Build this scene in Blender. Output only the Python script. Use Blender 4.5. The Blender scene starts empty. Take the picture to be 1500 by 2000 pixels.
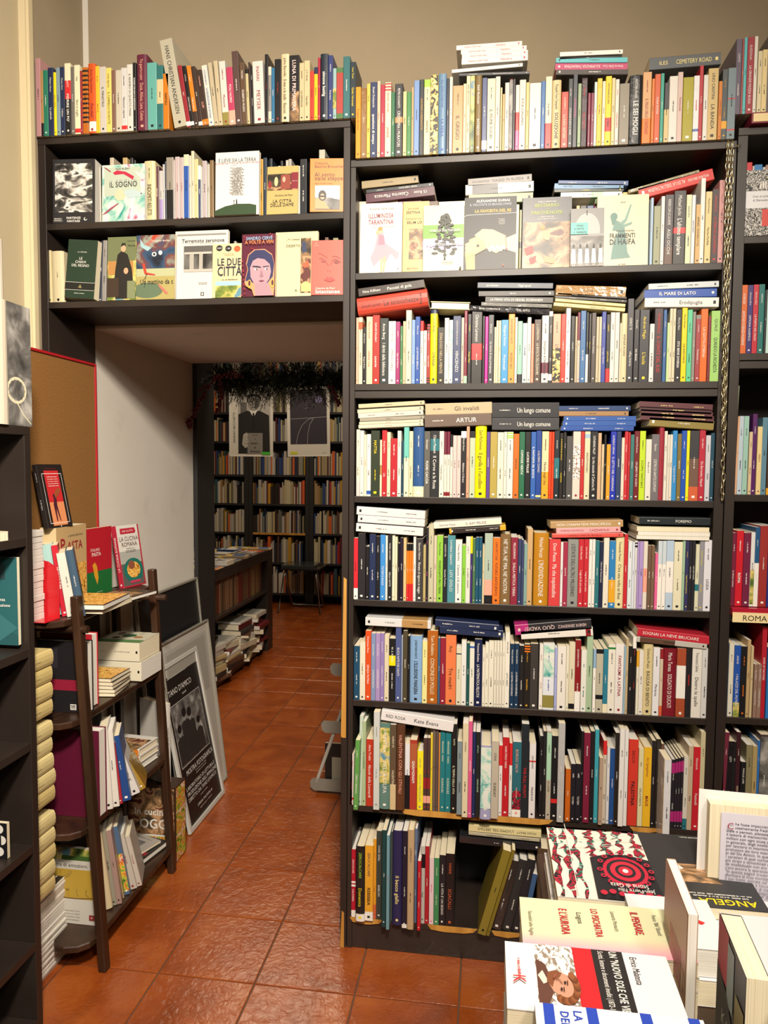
import bpy, math, random
from mathutils import Matrix, Vector
R = math.radians
scn = bpy.context.scene
col = scn.collection
# ---------------- camera
F_PX, YAW, PITCH, ROLL = 1425.1, 0.1409, 0.0631, 0.0082
CAM = Vector((0.0, -2.1068, 1.47))
fw = Vector((-math.sin(YAW)*math.cos(PITCH), math.cos(YAW)*math.cos(PITCH), -math.sin(PITCH)))
rt0 = Vector((math.cos(YAW), math.sin(YAW), 0)); up0 = rt0.cross(fw)
rt = rt0*math.cos(ROLL)+up0*math.sin(ROLL); up = up0*math.cos(ROLL)-rt0*math.sin(ROLL)
cd = bpy.data.cameras.new('camera'); cam = bpy.data.objects.new('camera', cd); col.objects.link(cam)
cd.sensor_fit = 'HORIZONTAL'; cd.sensor_width = 36; cd.lens = F_PX/1500*36; cd.clip_start = .05
m = Matrix((rt, up, -fw)).transposed().to_4x4(); m.translation = CAM; cam.matrix_world = m
scn.camera = cam
def U(x, y, ax, v):
    "point of the place seen at photo pixel x,y on the plane axis=v"
    d = fw+rt*((x-750)/F_PX)-up*((y-1000)/F_PX)
    return CAM+d*((v-CAM[ax])/d[ax])
# ---------------- world, lamps, exposure
w = bpy.data.worlds.new('world'); scn.world = w; w.use_nodes = True
w.node_tree.nodes['Background'].inputs[0].default_value = (1, .9, .78, 1)
w.node_tree.nodes['Background'].inputs[1].default_value = .15
vs = scn.view_settings
vs.view_transform = 'Standard'; vs.look = 'None'; vs.gamma = 1; vs.use_curve_mapping = False; vs.exposure = -0.2
def area(name, loc, tgt, sx, sy, p, c, spread=180):
    l = bpy.data.lights.new(name, 'AREA'); l.shape = 'RECTANGLE'; l.size = sx; l.size_y = sy; l.energy = p; l.color = c; l.spread = R(spread)
    o = bpy.data.objects.new(name, l); col.objects.link(o); o.location = loc
    o.rotation_euler = (Vector(tgt)-Vector(loc)).to_track_quat('-Z', 'Y').to_euler(); return o
WARM = (1, .89, .75)
area('lamp_front', (.95, -2.9, 2.86), (.3, 0, .8), .3, .3, 38, WARM)
area('lamp_left', (.1, -2.3, 2.93), (-1.15, .3, .9), .25, .25, 62, WARM, 100)
area('fill_ceiling', (.3, -2.6, 3.28), (.3, -2.6, 0), 2.2, 2.2, 38, WARM)  # added soft overhead fill, not a known fixture of the shop
area('lamp_back_room', (-1.6, 3.3, 2.93), (-1.6, 3.5, 0), 1.2, 1.6, 42, (1, .80, .58))
area('lamp_back_aisle', (-1.0, 1.55, 2.75), (-1.35, 2.5, 1.6), .4, .3, 16, (1, .84, .64))
# ---------------- colours and materials
def lin(h, k=1.0):
    o = []
    for i in (0, 2, 4):
        c = int(h[i:i+2], 16)/255
        o.append((c/12.92 if c <= .04045 else ((c+.055)/1.055)**2.4)*k)
    return (*o, 1)
PAL = dict(w=('white','e8e5de'), c=('cream','e2dabb'), Q=('pale yellow','e6d489'), b=('beige','cdb88e'), t=('tan','ac8552'), g=('grey','878581'), l=('light grey','c2beb8'),
 k=('black','17171b'), d=('dark grey','3b3b3f'), n=('navy','1d2a4c'), u=('blue','2853a3'), y=('sky blue','3f91d2'), p=('pale blue','9db6d2'), A=('grey-blue','7b93a0'), q=('dark teal','28707a'),
 a=('turquoise','62bdb6'), m=('mint green','a6cdb0'), e=('green','30803f'), f=('dark green','1f3a2a'), v=('lime green','9ccb40'), o=('olive','8a8143'), Y=('bright yellow','efd60c'), G=('golden yellow','dda126'),
 O=('orange','e6761c'), T=('terracotta','c9603a'), r=('red','cf2a2c'), B=('burgundy','6c2138'), P=('pink','df5f97'), s=('salmon','e4a28e'), h=('pale pink','dcc2c0'), V=('purple','56397c'),
 L=('lilac','9c8abb'), N=('brown','5b4133'), W=('dark brown','3a2b26'), M=('magenta','ab2c72'), R=('dark red','8e222a'), E=('sea green','2a7a62'))
def C_(code):
    h = code[1:] if len(code) == 7 else PAL[code[0]][1]
    return lin(h, .86)
def cname(code): return PAL[code[0]][0]
def mat(name, base=(.8,.8,.8,1), rough=.5, spec=.5, attr=False, bump=None, metal=0, coat=0):
    m = bpy.data.materials.new(name); m.use_nodes = True; nt = m.node_tree; b = nt.nodes['Principled BSDF']
    b.inputs['Base Color'].default_value = base; b.inputs['Roughness'].default_value = rough
    b.inputs['Specular IOR Level'].default_value = spec; b.inputs['Metallic'].default_value = metal; b.inputs['Coat Weight'].default_value = coat
    if attr:
        a = nt.nodes.new('ShaderNodeVertexColor'); a.layer_name = 'Col'
        nt.links.new(a.outputs[0], b.inputs['Base Color'])
    if bump:
        sc, st, dist = bump
        tc = nt.nodes.new('ShaderNodeTexCoord'); n = nt.nodes.new('ShaderNodeTexNoise'); n.inputs['Scale'].default_value = sc; n.inputs['Detail'].default_value = 4
        bp = nt.nodes.new('ShaderNodeBump'); bp.inputs['Strength'].default_value = st; bp.inputs['Distance'].default_value = dist
        nt.links.new(tc.outputs['Object'], n.inputs['Vector']); nt.links.new(n.outputs[0], bp.inputs['Height']); nt.links.new(bp.outputs[0], b.inputs['Normal'])
    return m
def ramp_mix(m, scale, stops, detail=4, distort=0, stretch=(1,1,1), kind='noise', obj_random=0):
    nt = m.node_tree; b = nt.nodes['Principled BSDF']
    tc = nt.nodes.new('ShaderNodeTexCoord'); mp = nt.nodes.new('ShaderNodeMapping'); mp.inputs['Scale'].default_value = stretch
    nt.links.new(tc.outputs['Object'], mp.inputs[0]); src = mp.outputs[0]
    if obj_random:
        oi = nt.nodes.new('ShaderNodeObjectInfo'); va = nt.nodes.new('ShaderNodeVectorMath'); va.operation = 'MULTIPLY_ADD'
        va.inputs[1].default_value = (obj_random,)*3
        nt.links.new(oi.outputs['Random'], va.inputs[0]); nt.links.new(src, va.inputs[2]); src = va.outputs[0]
    if kind == 'noise':
        n = nt.nodes.new('ShaderNodeTexNoise'); n.inputs['Scale'].default_value = scale; n.inputs['Detail'].default_value = detail; n.inputs['Distortion'].default_value = distort
    else:
        n = nt.nodes.new('ShaderNodeTexVoronoi'); n.inputs['Scale'].default_value = scale
    nt.links.new(src, n.inputs['Vector'])
    cr = nt.nodes.new('ShaderNodeValToRGB'); e = cr.color_ramp.elements
    while len(e) < len(stops): e.new(.5)
    for i, (p, h) in enumerate(stops): e[i].position = p; e[i].color = lin(h, .9)
    nt.links.new(n.outputs[0], cr.inputs[0]); nt.links.new(cr.outputs[0], b.inputs['Base Color'])
    return m
M_COVER = mat('book_cover', rough=.38, attr=True, spec=.45, bump=(60, .05, .002))
M_FOIL = mat('shrink_wrapped_cover', rough=.12, attr=True, spec=.8, coat=.6, bump=(28, .5, .004))
M_PRINT = mat('print', rough=.45, attr=True)
M_PAPER = ramp_mix(mat('page_edges', rough=.8, spec=.2), 1.0, [(.3,'cdbf9d'),(.7,'efe6cd')], 2, 0, (2600, 3, 3))
M_PAPERW = ramp_mix(mat('white_page_edges', rough=.8, spec=.2), 1.0, [(.3,'c9c4b8'),(.7,'f0ede5')], 2, 0, (2600, 3, 3))
M_LAM = ramp_mix(mat('dark_laminate', rough=.42, spec=.5, bump=(350, .06, .001)), 5, [(.35,'261f1b'),(.7,'312823')], 3, 0, (1, 1, .3))
M_LAMB = mat('black_back_panel', lin('1b1919'), .6)
M_WOOD = ramp_mix(mat('bare_wood_edge', rough=.6), 30, [(.3,'a8722a'),(.7,'cf9a46')], 3, .3, (1, 1, .06))
M_WALL = ramp_mix(mat('plaster', rough=.9, spec=.2, bump=(90, .12, .002)), 2.5, [(.3,'988b74'),(.7,'a4967e')], 5)
M_WALL_LIT = ramp_mix(mat('lamplit_plaster', rough=.85, spec=.2, bump=(90, .12, .002)), 2.5, [(.3,'b4a788'),(.7,'bdb092')], 5)  # near left wall: same plaster, lamplight painted in as a lighter colour
M_WALL2 = ramp_mix(mat('white_plaster', rough=.85, spec=.2, bump=(60, .15, .002)), 3.5, [(.22,'bdb6ab'),(.36,'d8d2c7'),(.8,'dfdad0')], 6)
M_CREAM = mat('cream_paint', lin('c8ba98'), .45)
M_DWOOD = ramp_mix(mat('dark_stained_wood', rough=.35, bump=(80, .15, .002)), 18, [(.3,'24170f'),(.7,'40291b')], 4, .4, (1, 1, .12))
M_METAL = mat('grey_metal', lin('8d8a84'), .35, metal=.85)
M_GREYPLATE = mat('grey_painted_steel', lin('7c776c'), .5)
M_CHAIN = mat('steel_chain', lin('c4b896'), .3, metal=.9)
def art(name, scale, stops, **k): return ramp_mix(mat(name, rough=.4), scale, stops, **k)
ARTS = [M_PRINT,
 art('storm_drawing', 16, [(.36,'141414'),(.47,'4a4846'),(.54,'c9c5bc'),(.60,'f0ece4'),(.66,'3a3836')], detail=9, distort=1.2, stretch=(1,1,1.7)),
 art('watercolour', 14, [(.30,'2f8f8a'),(.42,'9cc7bb'),(.52,'d7dccd'),(.62,'c4c9dd'),(.72,'b04a5c')], detail=3, distort=1.5),
 art('oil_painting', 17, [(.32,'211a15'),(.42,'4a3a2a'),(.50,'8a6a48'),(.57,'c79c74'),(.64,'5a2a24')], detail=5, distort=1.2),
 art('grey_photo', 16, [(.3,'202020'),(.5,'6a6865'),(.7,'bdbab4')], detail=5, distort=.5),
 art('pasta_photo', 40, [(.36,'8a4c12'),(.46,'e0a238'),(.54,'f5d27c'),(.64,'c47a1e')], detail=2, distort=4),
 art('fruit_photo', 30, [(.34,'3a5a1c'),(.44,'8fae3a'),(.50,'e0b044'),(.57,'b8401c'),(.66,'f0e0c0')], detail=3, distort=1.5),
 art('embroidery', 38, [(.40,'14161c'),(.47,'c0203a'),(.53,'161820'),(.6,'2f7a6a'),(.68,'d8d0c8')], detail=3, distort=2),
 art('night_painting', 11, [(.32,'141b2c'),(.44,'2c4a6a'),(.52,'6c3a34'),(.60,'8c9a90'),(.7,'b23a20')], detail=4, distort=1),
 art('village_photo', 22, [(.33,'2c4a26'),(.45,'7a8a3a'),(.53,'d8c070'),(.62,'5a8a9c')], detail=3),
 art('wrapping_pattern', 60, [(.42,'101010'),(.5,'e0ddd6'),(.58,'26262a')], detail=2, distort=3),
 art('leopard_pattern', 70, [(.44,'1a1712'),(.5,'d8b860'),(.6,'e8d48c')], detail=1, distort=1),
 art('handwriting', 55, [(.44,'8a7c70'),(.49,'f0ece4')], detail=2, distort=2, stretch=(1,1,2.2)),
]
A_STORM, A_WATER, A_OIL, A_GREY, A_PASTA, A_FRUIT, A_EMB, A_NIGHT, A_VILL, A_WRAP, A_LEO, A_HAND = range(1, 13)
# ---------------- mesh helpers
def mkobj(name, V, F, mats, parent=None, cols=None, mi=None, M=None, smooth=False):
    me = bpy.data.meshes.new(name); me.from_pydata(V, [], F)
    for mm in (mats if isinstance(mats, (list, tuple)) else [mats]): me.materials.append(mm)
    if cols:
        ca = me.color_attributes.new('Col', 'FLOAT_COLOR', 'CORNER'); buf = []
        for f, c in zip(F, cols): buf.extend(list(c)*len(f))
        ca.data.foreach_set('color', buf)
    if mi: me.polygons.foreach_set('material_index', mi)
    if smooth: me.polygons.foreach_set('use_smooth', [True]*len(F))
    o = bpy.data.objects.new(name, me); col.objects.link(o)
    if parent: o.parent = parent
    if M is not None: o.matrix_local = M
    return o
def tag(o, label=None, cat=None, group=None, kind=None):
    if label: o['label'] = label
    if cat: o['category'] = cat
    if group: o['group'] = group
    if kind: o['kind'] = kind
    return o
def empty(name, loc=(0,0,0), label=None, cat=None, group=None, rz=0):
    o = bpy.data.objects.new(name, None); col.objects.link(o); o.location = loc; o.rotation_euler = (0,0,rz)
    o.empty_display_size = .05
    return tag(o, label, cat, group)
def boxg(x0,x1,y0,y1,z0,z1, bev=0):
    V = [(x,y,z) for x in (x0,x1) for y in (y0,y1) for z in (z0,z1)]
    F = [(0,1,3,2),(4,6,7,5),(0,4,5,1),(2,3,7,6),(0,2,6,4),(1,5,7,3)]
    return V, F
def box(name, x0,x1,y0,y1,z0,z1, m, parent=None, bev=.0012):
    V, F = boxg(x0,x1,y0,y1,z0,z1)
    o = mkobj(name, V, F, m, parent)
    if bev:
        md = o.modifiers.new('bevel','BEVEL'); md.width = bev; md.segments = 2; md.limit_method = 'NONE'
    return o
def merge(parts):
    V, F = [], []
    for v, f in parts:
        n = len(V); V += v; F += [tuple(i+n for i in q) for q in f]
    return V, F
def prism(pts, z0, z1, ax='z'):
    n = len(pts)
    def q(p, z): return (p[0],p[1],z) if ax == 'z' else ((p[0],z,p[1]) if ax == 'y' else (z,p[0],p[1]))
    V = [q(p,z0) for p in pts]+[q(p,z1) for p in pts]
    F = [tuple(range(n))[::-1], tuple(range(n,2*n))]+[(i,(i+1)%n,(i+1)%n+n,i+n) for i in range(n)]
    return V, F
def tubeg(pts, r, n=8, closed=False):
    V, F = [], []; N = len(pts); P = [Vector(p) for p in pts]
    for i, p in enumerate(P):
        a = P[(i-1)%N] if closed or i > 0 else p; b = P[(i+1)%N] if closed or i < N-1 else p
        t = (b-a).normalized(); s = t.cross(Vector((0,0,1)))
        if s.length < .2: s = t.cross(Vector((0,1,0)))
        s.normalize(); q = s.cross(t)
        for k in range(n):
            an = 2*math.pi*k/n; V.append(tuple(p+s*(r*math.cos(an))+q*(r*math.sin(an))))
    for i in range(N if closed else N-1):
        j = (i+1)%N
        for k in range(n): F.append((i*n+k, i*n+(k+1)%n, j*n+(k+1)%n, j*n+k))
    if not closed: F.append(tuple(range(n))[::-1]); F.append(tuple((N-1)*n+k for k in range(n)))
    return V, F
def sphereg(c, r, nu=8, nv=5):
    V = [(c[0],c[1],c[2]-r)]; F = []
    for j in range(1,nv):
        a = -math.pi/2+math.pi*j/nv
        for i in range(nu):
            b = 2*math.pi*i/nu; V.append((c[0]+r*math.cos(a)*math.cos(b), c[1]+r*math.cos(a)*math.sin(b), c[2]+r*math.sin(a)))
    V.append((c[0],c[1],c[2]+r)); L = len(V)-1
    for i in range(nu):
        F.append((0,1+(i+1)%nu,1+i)); F.append((L,L-nu+i,L-nu+(i+1)%nu))
        for j in range(nv-2):
            a = 1+j*nu; F.append((a+i,a+(i+1)%nu,a+nu+(i+1)%nu,a+nu+i))
    return V, F
# ---------------- lettering: letter outlines of the built-in font, laid out flat
GL = {}
def glyph(ch, bold):
    k = (ch, bold)
    if k in GL: return GL[k]
    def mesh(s):
        cu = bpy.data.curves.new('t','FONT'); cu.body = s; cu.resolution_u = 2; cu.offset = .018 if bold else 0
        ob = bpy.data.objects.new('t', cu); me = ob.to_mesh()
        V = [(v.co.x, v.co.y) for v in me.vertices]; F = [tuple(p.vertices) for p in me.polygons]
        ob.to_mesh_clear(); bpy.data.objects.remove(ob); bpy.data.curves.remove(cu); return V, F
    if ('|', bold) not in GL and ch != '|':
        GL[('|', bold)] = (*mesh('|'), .3)
    V, F = ([], []) if ch == ' ' else mesh(ch)
    b = max(v[0] for v in mesh(ch+'|')[0]); b0 = max(v[0] for v in (GL[('|', bold)][0] if ch != '|' else V))
    GL[k] = (V, F, (b-b0)+(.03 if bold else 0)); return GL[k]
def twidth(s, bold=False): return sum(glyph(c, bold)[2] for c in s)
class Print:
    "flat printed matter on a surface: coordinates u right, v up in metres"
    def __init__(s, W=1, H=1, ts=1): s.ts = ts; s.V, s.F, s.C, s.M, s.l, s.W, s.H = [], [], [], [], 0, W, H
    def add(s, P, F, c, mi=0):
        n = len(s.V); s.V += [(p[0], p[1], s.l) for p in P]; s.F += [tuple(i+n for i in f) for f in F]; s.C += [c]*len(F); s.M += [mi]*len(F)
    def poly(s, pts, c='k', mi=0):
        s.l += 1; P = [(p[0]*s.W, p[1]*s.H) for p in pts]
        ar = sum(P[i][0]*P[(i+1)%len(P)][1]-P[(i+1)%len(P)][0]*P[i][1] for i in range(len(P)))
        if ar < 0: P.reverse()
        s.add(P, [tuple(range(len(P)))], C_(c), mi); return s
    def rect(s, a, b, c_, d, c='k', mi=0): return s.poly([(a,b),(c_,b),(c_,d),(a,d)], c, mi)
    def ell(s, x, y, rx, ry, c='k', mi=0, n=20): return s.poly([(x+rx*math.cos(2*math.pi*i/n), y+ry*math.sin(2*math.pi*i/n)) for i in range(n)], c, mi)
    def line(s, pts, w, c='k'):
        s.l += 1
        for (x0,y0),(x1,y1) in zip(pts, pts[1:]):
            x0*=s.W; x1*=s.W; y0*=s.H; y1*=s.H; dx,dy = x1-x0,y1-y0; L = math.hypot(dx,dy) or 1; nx,ny = -dy/L*w/2, dx/L*w/2
            s.add([(x0-nx,y0-ny),(x1-nx,y1-ny),(x1+nx,y1+ny),(x0+nx,y0+ny)], [(0,1,2,3)], C_(c))
        return s
    def text(s, t, x, y, em, c='k', bold=False, ang=0, al='c', fit=None, mirror=False):
        s.l += 1; x *= s.W; y *= s.H; em *= s.ts
        if t.startswith('-'):      # lettering too small to read in the photograph: plain short strokes
            em = min(em*.62, .0052); n = max(5, int(len(t))*6); tw = n*.5*em; sx = min(1, (fit or 9)/tw); o = -tw*sx/2 if al == 'c' else 0
            P, F = [], []; u = o; ca, sa = math.cos(ang), math.sin(ang)
            while u < o+tw*sx:
                L = em*random.choice((.2,.3,.3,.4)); hh = em*random.choice((.4,.5,.62))
                if random.random() > .16:
                    k = len(P); P += [(u,-.28*em),(u+L*.62,-.28*em),(u+L*.62,-.28*em+hh),(u,-.28*em+hh)]; F.append((k,k+1,k+2,k+3))
                u += L
            s.add([(x+a*ca-b*sa, y+a*sa+b*ca) for a, b in P], F, C_(c)); return s
        tw = twidth(t, bold)*em; sx = 1
        if fit and tw > fit:
            sx = fit/tw
            if sx < .62: em *= sx/.62; sx = .62
            tw = fit
        o = {'c': -tw/2, 'l': 0, 'r': -tw}[al]; ca, sa = math.cos(ang), math.sin(ang)
        if mirror: pass
        for ch in t:
            V, F, adv = glyph(ch, bold)
            if V:
                s.add([(x+(o+a*em*sx)*ca-(b-.35)*em*sa, y+(o+a*em*sx)*sa+(b-.35)*em*ca) for a, b in V], F, C_(c))
            o += adv*em*sx
        return s
    def build(s, name, parent, f, M=None):
        if not s.V: return None
        V = [f(u, v, .00035+.00012*l) for u, v, l in s.V]
        used = sorted(set(s.M)); mp = {k: i for i, k in enumerate(used)}
        return mkobj(name, V, s.F, [ARTS[k] for k in used], parent, s.C, [mp[k] for k in s.M], M)
# ---------------- a book: cover wrapped round the spine, pages inside
def book_mesh(w_, h, d, base, bands=(), hard=False, foil=False, name='book', parent=None, M=None):
    t = .0022 if hard else .0006
    t = min(t, w_*.2)
    if hard and w_ > .012:
        b = w_*.16; arc = [(-w_/2*math.cos(math.pi*i/6), b*(1-math.sin(math.pi*i/6))) for i in range(7)]
        out = [(-w_/2, d)]+arc+[(w_/2, d)]
    else:
        c = min(.0016, w_*.22); out = [(-w_/2,d),(-w_/2,c),(-w_/2+c*.3,c*.3),(-w_/2+c,0),(w_/2-c,0),(w_/2-c*.3,c*.3),(w_/2,c),(w_/2,d)]
    cx = 0; n = len(out); inn = []
    for i, (x, y) in enumerate(out):
        if i in (0, n-1): inn.append((x-math.copysign(t, x), y))
        else: inn.append((x*(1-2*t/w_), y+t if abs(x) < w_/2-1e-6 else max(y, t)))
    zs = sorted({0, h, *[min(h, max(0, a*h)) for lo, hi, c in bands for a in (lo, hi)]})
    def colz(z):
        for lo, hi, c in bands:
            if lo*h <= z <= hi*h: return C_(c)
        return C_(base)
    V, F, K = [], [], []
    for z in zs: V += [(x,y,z) for x, y in out]
    for k in range(len(zs)-1):
        c = colz((zs[k]+zs[k+1])/2)
        for i in range(n-1): F.append((k*n+i, k*n+i+1, (k+1)*n+i+1, (k+1)*n+i)); K.append(c)
    o0 = len(V); V += [(x,y,0) for x, y in inn]+[(x,y,h) for x, y in inn]; T = (len(zs)-1)*n; c0 = C_(base)
    for i in range(n-1):
        F.append((o0+i+1, o0+i, o0+n+i, o0+n+i+1)); K.append(c0)
        F.append((T+i, T+i+1, o0+n+i+1, o0+n+i)); K.append(colz(h))
        F.append((i+1, i, o0+i, o0+i+1)); K.append(colz(0))
    F.append((0, T, o0+n, o0)); K.append(c0); F.append((n-1, o0+n-1, o0+2*n-1, T+n-1)); K.append(c0)
    ob = mkobj(name, V, F, M_FOIL if foil else M_COVER, parent, K, None, M)
    g = .003 if hard else .0003; yi = max(p[1] for p in inn[2:-2])*.9+.0004
    Vp, Fp = boxg(-w_/2+t+.0001, w_/2-t-.0001, yi, d-(.003 if hard else .0006), g, h-g)
    mkobj('page_block', Vp, Fp, M_PAPERW if random.random() < .35 else M_PAPER, ob)
    return ob
def spine_print(ob, w_, h, tc, txt, ex):
    if w_ < .0045 and not txt: return
    p = Print(); sg = 1 if 'up' in ex else -1; ang = sg*math.pi/2; s = float(ex.get('s', 1)); bold = 'B' in ex
    em = min(w_*.52, .020)*s; parts = txt.split('|')
    if len(parts) == 1: p.text(parts[0], 0, float(ex.get('c', .54))*h, em, tc, bold, ang, fit=.78*h)
    else:
        a = parts[0]; la = .30*h if len(a) < len(parts[1])*1.2 else .4*h
        p.text(a, 0, h*(.95-.5*la/h) if sg < 0 else h*(.08+.5*la/h), em*.82, ex.get('ac', tc), False, ang, fit=la*.92)
        p.text(parts[1], 0, h*(.93-la/h)/2+h*.06 if sg < 0 else h*(.5+.5*la/h), em, tc, bold, ang, fit=.80*h-la)
        if len(parts) > 2: p.text(parts[2], 0, h*.1, em*.5, tc, False, ang if w_ < .02 else 0, fit=w_*.8 if w_ >= .02 else h*.14)
    if 'n' not in ex and len(parts) < 3 and w_ > .007:
        r_ = min(.0042, w_*.16)
        if hash_(txt+tc) % 3 == 0: p.ell(0, h*.055, r_, r_, tc, 0, 10)
        elif hash_(txt+tc) % 3 == 1: p.rect(-r_, h*.04, r_, h*.04+r_*1.6, tc)
    for q in ex.get('sq', ()):  p.rect(-w_*.48, q[0]*h, w_*.48, q[1]*h, q[2])
    if 'art' in ex:
        a = ex['art'].split(':'); pr = Print(); pr.rect(-w_*.47, float(a[1])*h, w_*.47, float(a[2])*h, 'w', int(a[0]))
        for v in p.V: pass
        p.V = [(u, v, l+1) for u, v, l in p.V]; n = len(p.V); p.V += pr.V; p.F += [tuple(i+n for i in f) for f in pr.F]; p.C += pr.C; p.M += pr.M
    p.build('spine_print', ob, lambda u, v, l: (u, -l, v))
def hash_(s):
    h = 7
    for ch in s: h = (h*31+ord(ch)) % 100003
    return h
def parse_ex(s):
    ex = {'bands': []}
    for t in s.split(','):
        t = t.strip()
        if not t: continue
        if t[0] == 'b' and ':' in t: a = t[1:].split(':'); ex['bands'].append((float(a[0]), float(a[1]), a[2]))
        elif t.startswith('art'): ex['art'] = t[3:]
        elif t in ('up','H','F','n','B','fl'): ex[t] = 1
        elif t.startswith('ac'): ex['ac'] = t[2:]
        else: ex[t[0]] = t[1:]
    return ex
ORD = 'zeroth first second third fourth fifth sixth seventh eighth ninth tenth eleventh twelfth thirteenth fourteenth fifteenth sixteenth seventeenth eighteenth nineteenth'.split()
TEN = {20:'twent',30:'thirt',40:'fort',50:'fift',60:'sixt',70:'sevent',80:'eight',90:'ninet'}
def ordw(n):
    if n < 20: return ORD[n]
    t, u_ = n//10*10, n % 10
    return TEN[t]+('ieth') if not u_ else TEN[t]+'y-'+ORD[u_]
USED = set(); CNT = {}
def uniq(*cands):
    for c in cands:
        if c not in USED: USED.add(c); return c
    USED.add(cands[-1]); return cands[-1]
def desc(code, tc, ex, wd, h, ln, hm):
    s = ('thick ' if wd > .030 else 'slim ' if wd < .0085 else '')+('tall ' if h > hm*1.1 else 'short ' if h < hm*.85 else '')
    s += 'shrink-wrapped ' if 'F' in ex else ''
    bs = [c for lo, hi, c in ex['bands'] if c[0] != code[0]]
    s += cname(code)+' book'
    if bs: s += f' with {cname(bs[0])} band'
    elif 'art' in ex: s += ' with patterned spine'
    elif ln > 3 and wd > .012 and tc[0] != code[0]: s += f' with {cname(tc)} lettering'
    return s
def row(crop, z0, start, data, ys, shelf, group, depth=.14, rz=0):
    x0, y0, s = crop; items = []; px = start
    for ln in data.strip().split('\n'):
        a, _, e = ln.partition('@'); f = a.split(None, 4)
        X, T = float(f[0]), float(f[1]); ex = parse_ex(e); tx = f[4].strip() if len(f) > 4 else '-'
        L = float(ex.get('L', px)); items.append((x0+L/s, x0+X/s, y0+T/s, f[2], f[3] if len(f) > 3 else 'k', tx, ex)); px = X
    geo = []
    for xl, xr, yt, c, tc, tx, ex in items:
        y = float(ex['y']) if 'y' in ex else ys
        z = z0+float(ex.get('z', 0))
        yb_ = yt+150
        A = U(xl, yb_, 1, y).x; B = U(xr, yb_, 1, y).x; h = U((xl+xr)/2, yt, 1, y).z-z
        geo.append((A, B, h, y, z))
    hm = sorted(g[2] for g in geo)[len(geo)//2]; n0 = CNT.get(shelf, 0); CNT[shelf] = n0+len(items)
    for i, ((xl, xr, yt, c, tc, tx, ex), (A, B, h, y, z)) in enumerate(zip(items, geo)):
        th = R(float(ex.get('t', 0))); wd = max(.004, (B-A-.0004)*math.cos(th)); h = max(.06, h/math.cos(th)-wd*abs(math.sin(th)))
        d = float(ex.get('d', min(depth, max(.1, h*.66))))
        M = Matrix.Translation(((A+B)/2, y, z+wd/2*abs(math.sin(th))+.0003)) @ Matrix.Rotation(R(float(ex.get('r', rz))), 4, 'Z') @ Matrix.Rotation(th, 4, 'Y')
        ob = book_mesh(wd, h, d, c, ex['bands'], 'H' in ex, 'F' in ex, M=M)
        spine_print(ob, wd, h, tc, tx, ex)
        nm = desc(c, tc, ex, wd, h, len(tx), hm)
        lc = cname(items[i-1][3]) if i else None; rc = cname(items[i+1][3]) if i < len(items)-1 else None
        nb = f'between {lc} and {rc} ones' if lc and rc else (f'leftmost, beside a {rc} one' if rc else f'rightmost, beside a {lc} one')
        lean = 'leaning ' if abs(th) > R(4) else ''
        k1 = f'{lean}{nm}, {nb}, {shelf}'
        short = nm.replace(' with ', ', ')
        k2 = f'{cname(c)} book, {ordw(n0+i+1)} spine from the left, {shelf}'
        tag(ob, k1 if len(k1.split()) <= 16 and k1 not in USED else k2, 'book', group); USED.add(ob['label'])
def stack(crop, ys, data, where, group, depth=.14):
    x0, y0, s = crop; its = []
    for ln in data.strip().split('\n'):
        a, _, e = ln.partition('@'); f = a.split(None, 6); ex = parse_ex(e); its.append((*map(float, f[:4]), f[4], f[5], f[6].strip() if len(f) > 6 else '-', ex))
    for i, (L, R_, T, B, c, tc, tx, ex) in enumerate(its):
        y = float(ex['y']) if 'y' in ex else ys
        ym = y0+(T+B)/2/s; A = U(x0+L/s, ym, 1, y); Z = U(x0+R_/s, ym, 1, y); xm = x0+(L+R_)/2/s
        zt = U(xm, y0+T/s, 1, y).z; zb = U(xm, y0+B/s, 1, y).z; t = R(float(ex.get('t', 0)))
        ln_ = (Z.x-A.x)/math.cos(t); wd = max(.006, (zt-zb)-ln_*abs(math.sin(t)))
        d = float(ex.get('d', min(depth, max(.09, ln_*.68))))
        fl = 'fl' in ex
        M = Matrix.Translation(((A.x+Z.x)/2, y, (zt+zb)/2)) @ Matrix.Rotation(-t, 4, 'Y') @ Matrix.Rotation(R(90 if fl else -90), 4, 'Y') @ Matrix.Translation((0, 0, -ln_/2))
        if 'p' in ex: M = M @ Matrix.Translation((0, d, 0)) @ Matrix.Rotation(math.pi, 4, 'Z')
        ob = book_mesh(wd, ln_, d, c, ex['bands'], 'H' in ex, 'F' in ex, M=M)
        if 'p' not in ex: spine_print(ob, wd, ln_, tc, tx, ex)
        pos = 'top' if i == 0 else 'bottom' if i == len(its)-1 else ordw(i+1)
        num = f'{pos} book' if pos in ('top','bottom') else f'{pos} book down'
        if len(its) == 1: num = 'single book'
        tag(ob, uniq(f'{cname(c)} {num} lying flat {where}'), 'book', group)
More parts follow.
